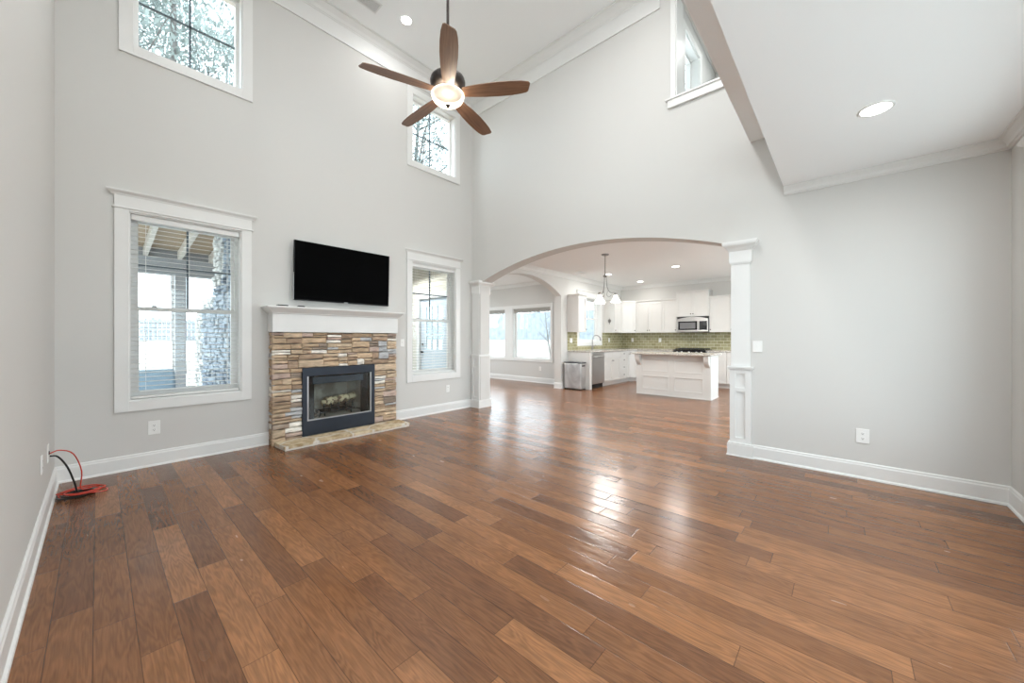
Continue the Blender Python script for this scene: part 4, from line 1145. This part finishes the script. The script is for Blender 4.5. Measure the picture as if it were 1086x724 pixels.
mb = MB(); mb.tube([(9.20, 4.98, CZ + 0.345), (9.215, 4.965, CZ + 0.25)], [0.014, 0.02], 14); mb.build('spray_head', NICKEL, fa, smooth=True)
mb = MB(); mb.tube([(9.08, 5.13, CZ + 0.07), (9.15, 5.08, CZ + 0.13)], [0.009, 0.007], 10); mb.build('handle', NICKEL, fa, smooth=True)
# dishwasher
dw = thing('dishwasher', 'stainless dishwasher under the counter between the end panel and the sink cabinet', 'dishwasher', (8.42, 4.9, 0))
mb = MB(SK); mb.box(8.10, 8.74, 0.01, 0.60, 0.10, CZ - 0.036); mb.build('body', BLACKM, dw)
mb = MB(SK); mb.box(8.105, 8.735, 0.60, 0.645, 0.115, CZ - 0.04); dd = mb.build('door', STEEL, dw, bevel=0.006)
mb = MB(SK); mb.tube([(8.16, 0.645, 0.80), (8.16, 0.685, 0.80), (8.68, 0.685, 0.80), (8.68, 0.645, 0.80)], 0.012, 10); mb.build('handle', STEEL, dd, smooth=True)
mb = MB(SK); mb.box(8.10, 8.74, 0.01, 0.585, 0.0, 0.0995); plab(mb.build('toe_kick', BLACKM, dw), 'black toe kick')
# trash bin
tb = thing('trash_bin', 'rectangular brushed steel trash bin with a dark lid beside the counter end', 'trash bin', (7.86, 4.94, 0))
mb = MB(); mb.box(7.745, 7.985, 4.70, 5.18, 0.02, 0.645); mb.build('body', BINM, tb, bevel=0.02)
mb = MB(); mb.box(7.74, 7.99, 4.695, 5.185, 0.646, 0.672); mb.build('lid', mat('bin_lid', (0.06, 0.065, 0.07), 0.4, var=0.05), tb, bevel=0.008)
mb = MB(); mb.box(7.752, 7.978, 4.71, 5.17, 0.0, 0.0195); mb.box(7.70, 7.75, 4.90, 4.98, 0.004, 0.018); mb.build('base', BLKR, tb)
mb = MB(); mb.box(7.80, 7.93, 4.69, 4.6995, 0.57, 0.60); mb.build('handle', BLKR, tb, bevel=0.002)
# range
rg = thing('kitchen_range', 'slide-in stove with black grates below the microwave', 'stove', (10.7, 3.025, 0))
mb = MB(RG); mb.box(2.625, 3.425, 0.013, 0.62, 0.02, 0.935); mb.build('body', STEEL, rg, bevel=0.003)
mb = MB(RG); mb.box(2.635, 3.415, 0.62, 0.65, 0.20, 0.80); od = mb.build('oven_door', BLACKG, rg, bevel=0.004)
mb = MB(RG); mb.tube([(2.70, 0.65, 0.76), (2.70, 0.69, 0.76), (3.35, 0.69, 0.76), (3.35, 0.65, 0.76)], 0.012, 10); mb.build('handle', STEEL, od, smooth=True)
mb = MB(RG); mb.box(2.63, 3.42, 0.03, 0.665, 0.936, 0.952); mb.build('cooktop', BLACKG, rg, bevel=0.003)
mb = MB(RG)
for a in (2.68, 2.80, 2.93, 3.02, 3.12, 3.25, 3.37): mb.box(a - 0.008, a + 0.008, 0.08, 0.62, 0.965, 0.985)
for b in (0.1, 0.22, 0.34, 0.46, 0.6): mb.box(2.66, 3.39, b - 0.008, b + 0.008, 0.965, 0.985)
for a in (2.68, 3.02, 3.37):
    for b in (0.1, 0.34, 0.6): mb.box(a - 0.009, a + 0.009, b - 0.009, b + 0.009, 0.952, 0.966)
mb.build('grates', BLACKM, rg, bevel=0.002)
mb = MB(RG); mb.box(2.63, 3.42, 0.62, 0.68, 0.82, 0.935); mb.build('control_panel', BLACKG, rg, bevel=0.004)
for a in (2.72, 2.84, 3.02, 3.20, 3.32):
    mb = MB(RG); mb.tube([(a, 0.68, 0.885), (a, 0.715, 0.885)], 0.022, 14); mb.build('control_knob', STEEL, rg, smooth=True)
# microwave
mw = thing('microwave', 'stainless over-the-range microwave under the raised cabinet', 'microwave', (10.87, 3.025, 1.43))
mb = MB(RG); mb.box(2.63, 3.42, 0.002, 0.37, 1.425, 1.843); mb.build('body', BLACKM, mw)
mb = MB(RG); mb.box(2.632, 3.418, 0.37, 0.395, 1.428, 1.76); mb.build('front', STEEL, mw, bevel=0.005)
mb = MB(RG)
arc_ = [(2.632, 1.762)] + [(2.632 + 0.786 * i / 12, 1.775 + 0.062 * math.sin(PI * i / 12)) for i in range(13)] + [(3.418, 1.762)]
mb.prism(arc_, 0.30, 0.40, axis=1); mb.build('curved_vent_grille', STEEL, mw)
mb = MB(RG); mb.box(2.90, 3.385, 0.395, 0.399, 1.48, 1.715); mb.build('door_window', BLACKG, mw, bevel=0.004)
mb = MB(RG); mb.box(2.945, 3.34, 0.399, 0.400, 1.515, 1.68); plab(mb.build('window_mesh', mat('grey_window_mesh', (0.16, 0.16, 0.165), 0.4, var=0.05), mw), 'grey see-through mesh in the door')
mb = MB(RG); mb.box(2.66, 2.845, 0.395, 0.399, 1.48, 1.715); cp_ = mb.build('control_panel', BLACKG, mw, bevel=0.003)
mb = MB(RG); mb.tube([(2.87, 0.395, 1.47), (2.87, 0.43, 1.48), (2.87, 0.43, 1.72), (2.87, 0.395, 1.73)], 0.010, 10); mb.build('handle', STEEL, mw, smooth=True)

# island
IX = 8.237; IY0, IY1 = 1.983, 3.529; IXE = 8.84
isl = thing('kitchen_island', 'white panelled kitchen island in the middle of the kitchen floor', 'kitchen island', ((IX + IXE) / 2, (IY0 + IY1) / 2, 0))
mb = MB(); mb.box(IX + 0.012, IXE, IY0, IY1, 0.0, CZ - 0.036)
mb.box(IX, IX + 0.012, IY0, IY0 + 0.14, 0, CZ - 0.036); mb.box(IX, IX + 0.012, IY1 - 0.13, IY1, 0, CZ - 0.036); mb.box(IX, IX + 0.012, 2.70, 2.81, 0.0, CZ - 0.036)
for z0, z1 in ((0, 0.12), (0.43, 0.52), (0.80, CZ - 0.036)):
    mb.box(IX, IX + 0.012, IY0 + 0.14, 2.70, z0, z1); mb.box(IX, IX + 0.012, 2.81, IY1 - 0.13, z0, z1)
mb.build('body', CAB, isl, bevel=0.001)
IFN = fx(IX + 0.012)
for a0, a1 in ((IY0 + 0.14, 2.70), (2.81, IY1 - 0.13)):
    for z0, z1 in ((0.12, 0.43), (0.52, 0.80)):
        mb = MB(IFN); framed_box(mb, a0, a1, z0, z1, 0.022, 0.0, 0.018); mb.build('panel_moulding', CAB, isl, bevel=0.003)
mb = MB(); mb.box(IX - 0.010, IX, IY0 - 0.01, IY1, 0, 0.025); mb.box(IX, IXE, IY0 - 0.010, IY0, 0, 0.025); mb.build('base_shoe', CAB, isl, bevel=0.002)
for yc in (IY0 + 0.055, IY1 - 0.07):
    mb = MB()
    pr = [(IX, CZ - 0.036), (IX - 0.17, CZ - 0.036), (IX - 0.17, CZ - 0.07)] + [(IX - 0.16 * math.cos(t * PI / 2 / 8) ** 1.0, CZ - 0.07 - 0.19 * math.sin(t * PI / 2 / 8) ** 1.4) for t in range(1, 8)] + [(IX, CZ - 0.29)]
    mb.prism(pr, yc - 0.045, yc + 0.045, axis=1); mb.build('corbel', CAB, isl, bevel=0.002)
mb = MB(); mb.box(8.03, 8.90, 1.93, 3.60, CZ - 0.035, CZ); tag(mb.build('countertop', GRANITE, None, bevel=0.004), 'speckled granite top overhanging the kitchen island', 'countertop', 'kitchen countertops')

# chandelier
CX, CY = 6.49, 3.40
ch = thing('chandelier', 'three light chandelier with white bell shades hanging in the dining space', 'chandelier', (CX, CY, ZK))
mb = MB(); mb.lathe([(0.03, ZK - 0.03), (0.068, ZK - 0.02), (0.072, ZK - 0.001)], CX, CY, 24); mb.build('ceiling_plate', NICKEL, ch, smooth=True)
mb = MB(); mb.lathe([(0.007, 2.46), (0.007, ZK - 0.02)], CX, CY, 10); mb.build('rod', NICKEL, ch, smooth=True)
mb = MB(); mb.lathe([(0.012, 2.425), (0.038, 2.44), (0.04, 2.46), (0.025, 2.475), (0.01, 2.485)], CX, CY, 20); mb.build('hub', NICKEL, ch, smooth=True)
vr = Vector((0.6662, -0.7458))
for k in range(3):
    A = math.atan2(-0.7458, 0.6662) + math.radians(-15 + 120 * k)
    c_, s_ = math.cos(A), math.sin(A)
    f3 = lambda r, z: (CX + r * c_, CY + r * s_, z)
    mb = MB(); mb.tube(catmull([f3(0.022, 2.44), f3(0.03, 2.30), f3(0.05, 2.20), f3(0.10, 2.135), f3(0.17, 2.13), f3(0.195, 2.115)], 6), 0.006, 8); am = mb.build('arm', NICKEL, ch, smooth=True)
    mb = MB(); mb.tube(catmull([f3(0.06, 2.18), f3(0.03, 2.10), f3(0.07, 2.05), f3(0.12, 2.09)], 6), 0.004, 8); mb.build('scroll', NICKEL, am, smooth=True)
    x, y, _ = f3(0.195, 0)
    mb = MB(); mb.lathe([(0.02, 2.12), (0.03, 2.11), (0.032, 2.08), (0.028, 2.075)][::-1], x, y, 16); mb.build('socket_cup', NICKEL, am, smooth=True)
    mb = MB(); mb.lathe([(0.03, 2.085), (0.036, 2.07), (0.045, 2.04), (0.062, 2.00), (0.085, 1.965), (0.098, 1.95)], x, y, 28, cap=False); mb.build('glass_shade', SHADEG, am, smooth=True)
    d = bpy.data.lights.new('chandelier_bulb', 'POINT'); d.energy = P_SHADE; d.color = WARM; d.shadow_soft_size = 0.05
    q = bpy.data.objects.new('chandelier_bulb', d); COL.objects.link(q); q.location = (x, y, 1.93)

# ------------------------------------------------------------------ outside
gm = MB()
import itertools
def gz_(x, y):
    if y > 10 and x < 9: return -0.35 + min(1.0, (y - 10) / 12) * 1.5
    if x > 9: return -0.35 + min(1.0, (x - 9) / 10.5) ** 1.0 * 1.5
    return -0.35
nx, ny = 44, 44
gx = [-30 + 90 * i / nx for i in range(nx + 1)]; gyv = [-25 + 75 * j / ny for j in range(ny + 1)]
V = [[gm.v(x, y, gz_(x, y) if (y > 5.3 or x > 11.5) else -0.35) for y in gyv] for x in gx]
for i in range(nx):
    for j in range(ny):
        gm.bm.faces.new([V[i][j], V[i + 1][j], V[i + 1][j + 1], V[i][j + 1]])
gnd = gm.build('ground', GROUND, None); st(gnd)
# unseen pale terraces added to bounce daylight through the windows onto the ceilings
BOUNCE_PAVE = mat('bounce_paving', (0.70, 0.70, 0.68), 0.85, var=0.05)
mb = MB(); mb.box(-9, 22, -12, YS - WT - 0.005, -0.34, -0.06); mb.box(XK + WT + 0.005, 18, YS - WT, 4.5, -0.34, -0.06); mb.box(-9, XL - WT - 0.005, YS - WT, 4.6, -0.34, -0.06); st(mb.build('floor_bounce_terrace', BOUNCE_PAVE))
# porch
mb = MB(); mb.box(-2.5, XA2 - 0.02, YF + WT, 9.3, -0.34, -0.15); st(mb.build('floor_porch', CONC))
def pfn(y): return 3.15 - (y - 5.3) * 0.09
pc = bpy.data.objects.new('ceiling_porch', None); COL.objects.link(pc); st(pc)
mb = MB(); mb.prism([(YF + WT, 3.20), (9.6, 2.82), (9.6, 2.88), (YF + WT, 3.26)], -2.5, XA2 - 0.01, axis=0); mb.build('roof_boards', PORCHW, pc)
for x in [-2.17 + 0.45 * k for k in range(16)]:
    mb = MB(); mb.prism([(YF + WT + 0.01, 3.06), (9.5, 2.68), (9.5, 2.82), (YF + WT + 0.01, 3.20)], x, x + 0.06, axis=0); mb.build('rafter', RAFT, pc)
mb = MB(); mb.box(-2.5, XA2 - 0.02, 9.1, 9.28, 2.42, 2.70); mb.box(-2.5, XA2 - 0.02, 9.16, 9.22, 2.70, 2.86); mb.build('beam', BEAMG, pc)
for x, y in ((0.95, 9.12), (-1.7, 9.12), (3.2, 9.12)):
    mb = MB(); mb.box(x, x + 0.15, y, y + 0.15, -0.15, 2.42); mb.build('porch_post', BEAMG, pc)
mb = MB(); mb.box(-2.5, 4.7, 9.17, 9.21, 0.28, 0.36); mb.build('rail', BEAMG, pc)
# porch chimney stack (outside back of the fireplace)
BPAL = [((0.24, 0.29, 0.34), 4), ((0.29, 0.335, 0.38), 3), ((0.21, 0.25, 0.30), 3), ((0.35, 0.38, 0.40), 1)]
SUN_PAL = [((0.70, 0.70, 0.68), 3), ((0.60, 0.61, 0.60), 2), ((0.5, 0.5, 0.5), 1)]  # sunlit side of the chimney, its light painted in as paler stone
cmn = thing('porch_chimney', 'blue grey stone chimney on the porch seen through the left window', 'chimney', (2.1, 6.8, -0.15))
cfn = fx(1.24)
for (y0, y1, z0, z1, sd) in ((5.33, 8.35, -0.15, 1.75, 21), (5.33, 7.4, 1.75, 2.05, 22), (5.33, 6.75, 2.05, 2.9, 23)):
    mb = MB(cfn); cl = mb.bm.loops.layers.float_color.new('stone')
    ledge_stones(mb, cl, cfn, y0, y1, z0, z1, [], BPAL, hmin=0.05, hmax=0.12, lmin=0.12, lmax=0.4, dmax=0.05, back=0.05, seed=sd)
    mb.build('stone_face', STONE, cmn)
mb = MB(cfn); cl = mb.bm.loops.layers.float_color.new('stone')
ledge_stones(mb, cl, cfn, 8.35, 8.9, -0.15, 1.75, [], SUN_PAL, hmin=0.05, hmax=0.1, lmin=0.1, lmax=0.25, dmax=0.06, back=0.05, seed=24)
ledge_stones(mb, cl, cfn, 7.4, 8.35, 1.75, 1.92, [], SUN_PAL, hmin=0.05, hmax=0.1, lmin=0.1, lmax=0.25, dmax=0.06, back=0.05, seed=25)
ledge_stones(mb, cl, cfn, 6.75, 7.3, 2.05, 3.0, [], SUN_PAL, hmin=0.05, hmax=0.1, lmin=0.1, lmax=0.25, dmax=0.06, back=0.05, seed=26)
plab(mb.build('sunlit_stone_edge', STONE, cmn), 'sunlit chimney edge, its light put into paler stone colours')
mb = MB(); mb.box(1.27, 1.95, 5.46, 8.9, -0.15, 1.75); mb.box(1.27, 1.9, 5.46, 7.3, 1.7505, 2.62); mb.build('core', MORT, cmn)
# exterior wall of the breakfast room with a door, seen through window 2
mb = MB(fx(XA2))
holes_y = (PD[0] - 0.1, PD[1] + 0.1)
z = -0.15
while z < 3.1:
    for (p, q) in ((YK + 0.21, holes_y[0]), (holes_y[1], YB)) if z < 2.2 else ((YK + 0.21, YB),):
        A = [mb.v(a, b, c) for a in (p, q) for b, c in ((0.001, z), (0.016, z), (0.006, z + 0.12), (0.001, z + 0.12))]
        for k in range(4): mb.bm.faces.new([A[k], A[(k + 1) % 4], A[4 + (k + 1) % 4], A[4 + k]])
        mb.bm.faces.new(A[:4]); mb.bm.faces.new(A[4:][::-1])
    z += 0.12
st(mb.build('wall_porch_siding', SIDING))
dr = bpy.data.objects.new('door_1', None); COL.objects.link(dr); dr.location = (XA2, (PD[0] + PD[1]) / 2, 0); st(dr)
DF = fx(XA2)
mb = MB(DF)
mb.box(PD[0] - 0.1, PD[0], 0, 0.03, 0, 2.13); mb.box(PD[1], PD[1] + 0.1, 0, 0.03, 0, 2.13); mb.box(PD[0] - 0.1, PD[1] + 0.1, 0, 0.03, 2.13, 2.25); mb.build('door_casing', TRIM, dr)
lit = []
for i in range(3):
    for j in range(3):
        a = PD[0] + 0.20 + i * 0.2; c = 1.02 + j * 0.32; lit.append((a, a + 0.18, c, c + 0.29))
mb = slab_holes(DF, PD[0] + 0.005, PD[1] - 0.005, 0.01, 2.12, -0.02, -0.06, lit)
mb.box(PD[0] + 0.16, PD[1] - 0.16, -0.02, -0.012, 0.18, 0.46); mb.box(PD[0] + 0.16, PD[1] - 0.16, -0.02, -0.012, 0.54, 0.86)
mb.build('door_leaf', DOORP, dr, bevel=0.001)
mb = MB(DF); mb.box(PD[0] + 0.19, PD[1] - 0.19, -0.042, -0.038, 1.0, 1.98); mb.build('door_glass', GLASS, dr)
mb = MB(DF); mb.tube([(PD[1] - 0.08, -0.02, 0.95), (PD[1] - 0.08, 0.03, 0.95)], [0.02, 0.028], 12); mb.tube([(PD[1] - 0.08, -0.02, 1.12), (PD[1] - 0.08, 0.0, 1.12)], 0.025, 12); mb.build('door_handle', BLACKM, dr, smooth=True)
# patio chair with blue cushions
pt = thing('patio_chair', 'blue cushioned patio chair on the porch seen low in the left window', 'chair', (0.35, 6.3, -0.15))
mb = MB(); mb.box(0.0, 0.7, 6.0, 6.65, 0.16, 0.36); mb.build('seat', BLUEC, pt, bevel=0.05)
mb = MB(); mb.prism([(6.62, 0.30), (6.78, 0.30), (6.86, 0.80), (6.80, 0.86), (6.70, 0.80)], 0.0, 0.7, axis=0); mb.build('backrest', BLUEC, pt, bevel=0.03)
for x in (-0.08, 0.7):
    mb = MB(); mb.box(x, x + 0.08, 6.0, 6.8, 0.38, 0.50); mb.build('armrest', BLUEC, pt, bevel=0.02)
    for y in (6.02, 6.74):
        mb = MB(); mb.box(x + 0.02, x + 0.06, y, y + 0.04, -0.15, 0.40); mb.build('leg', BEAMG, pt)
# fences
def fence(p0, p1, ztop, zbot, label, name='privacy_fence'):
    P0, P1 = Vector((*p0, 0)), Vector((*p1, 0)); L = (P1 - P0).length; d = (P1 - P0) / L; nrm = Vector((-d.y, d.x, 0))
    fn = lambda a, b, c: (P0.x + d.x * a + nrm.x * b, P0.y + d.y * a + nrm.y * b, c)
    root = thing(name, label, 'fence', (*p0, zbot))
    mb = MB(fn); a = 0; rr = random.Random(9)
    while a < L:
        mb.box(a, a + 0.135, 0, 0.02, zbot, ztop + rr.uniform(-0.02, 0.02)); a += 0.145
    mb.build('pickets', FENCEM, root)
    mb = MB(fn)
    for f in (0.15, 0.5, 0.85): mb.box(0, L, -0.05, 0, zbot + (ztop - zbot) * f, zbot + (ztop - zbot) * f + 0.09)
    mb.build('rails', FENCEM, root)
    k = 0; n_ = int(L / 2.6)
    for k in range(n_ + 1):
        a = min(k * 2.6, L - 0.1)
        mb = MB(fn); mb.box(a, a + 0.1, -0.14, -0.051, zbot, ztop + 0.08); mb.build('fence_post', FENCEM, root)
fence((20.0, -2), (20.0, 34), 3.0, 1.1, 'long grey wooden fence on the rise behind the breakfast room')
fence((-14, 23.0), (8.6, 23.0), 2.1, 1.1, 'low grey wooden fence on the bank behind the porch yard')

# trees
def tree(x, y, z0, H, crown_r, label, seed, leaves=5000, lean=(0, 0), r0=0.16, leaf=0.16):
    rr = random.Random(seed)
    root = thing('yard_tree', label, 'tree', (x, y, z0), 'trees beyond the house')
    mb = MB(); tips = []
    def branch(p, d, L, r, lvl):
        pts = [p]; n_ = 5; q = Vector(p); dd = Vector(d)
        rs = [r]
        for i in range(n_):
            jt = 0.14 if lvl else 0.03
            dd = (dd + Vector((rr.uniform(-jt, jt), rr.uniform(-jt, jt), rr.uniform(-0.04, .12)))).normalized()
            q = q + dd * (L / n_); pts.append(tuple(q)); rs.append(r * (1 - 0.75 * (i + 1) / n_))
            if lvl < 3 and (i > 0 or lvl > 0):
                for _ in range(2 if lvl < 2 else 1):
                    az = rr.uniform(0, 2 * PI)
                    side = Vector((math.cos(az), math.sin(az), rr.uniform(0.05, 0.7))).normalized()
                    k = L * rr.uniform(0.32, 0.5)
                    branch(tuple(q), tuple((dd * 0.35 + side).normalized()), k, rs[-1] * 0.55, lvl + 1)
            if lvl >= 2: tips.append(q.copy())
        mb.tube(pts, rs, 5 if lvl else 9, cap=False)
    branch((x, y, z0), (lean[0], lean[1], 1), H, r0, 0)
    mb.build('trunk', TREEB, root, smooth=True)
    if leaves:
        mb = MB()
        for _ in range(leaves):
            t = rr.choice(tips)
            c = t + Vector((rr.gauss(0, .5), rr.gauss(0, .5), rr.gauss(0, .4)))
            u = Vector((rr.gauss(0, 1), rr.gauss(0, 1), rr.gauss(0, 1))).normalized(); v2 = u.orthogonal().normalized()
            s = leaf * rr.uniform(0.5, 1.2)
            vs = [mb.bm.verts.new(c + u * s * 0.5), mb.bm.verts.new(c + v2 * s * 0.25), mb.bm.verts.new(c - u * s * 0.5), mb.bm.verts.new(c - v2 * s * 0.25)]
            mb.bm.faces.new(vs)
        o = mb.build('foliage', LEAF, root, recalc=False)
    return root
tree(1.62, 14.6, 0.2, 13.0, 3, 'tall leafy tree seen through the upper left window', 31, 24000, leaf=0.2)
tree(9.1, 14.0, -0.2, 13.0, 3, 'tall leafy tree seen through the small upper window beside the fan', 32, 24000, leaf=0.2)
tree(4.9, 27.0, 1.15, 17.0, 3, 'tall leafy tree far behind the porch yard fence', 33, 14000, r0=0.2, leaf=0.26)
tree(-15, 26.5, 1.15, 15.0, 3, 'tall leafy tree at the far left beyond the yard fence', 34, 10000, leaf=0.2)
tree(27, 14.0, 1.1, 12.0, 3, 'bare tree rising behind the fence on the rise', 35, 0)
tree(26, 20.0, 1.1, 12.0, 3, 'second bare tree behind the fence on the rise', 36, 0)
tree(12.6, 9.03, 0.16, 2.4, 1, 'thin leaning sapling outside the right breakfast room window', 37, 0, lean=(0.0, 0.24), r0=0.04)
tree(19, 9.0, 1.0, 12.0, 3, 'leafy tree seen through the kitchen window', 38, 12000, leaf=0.25)
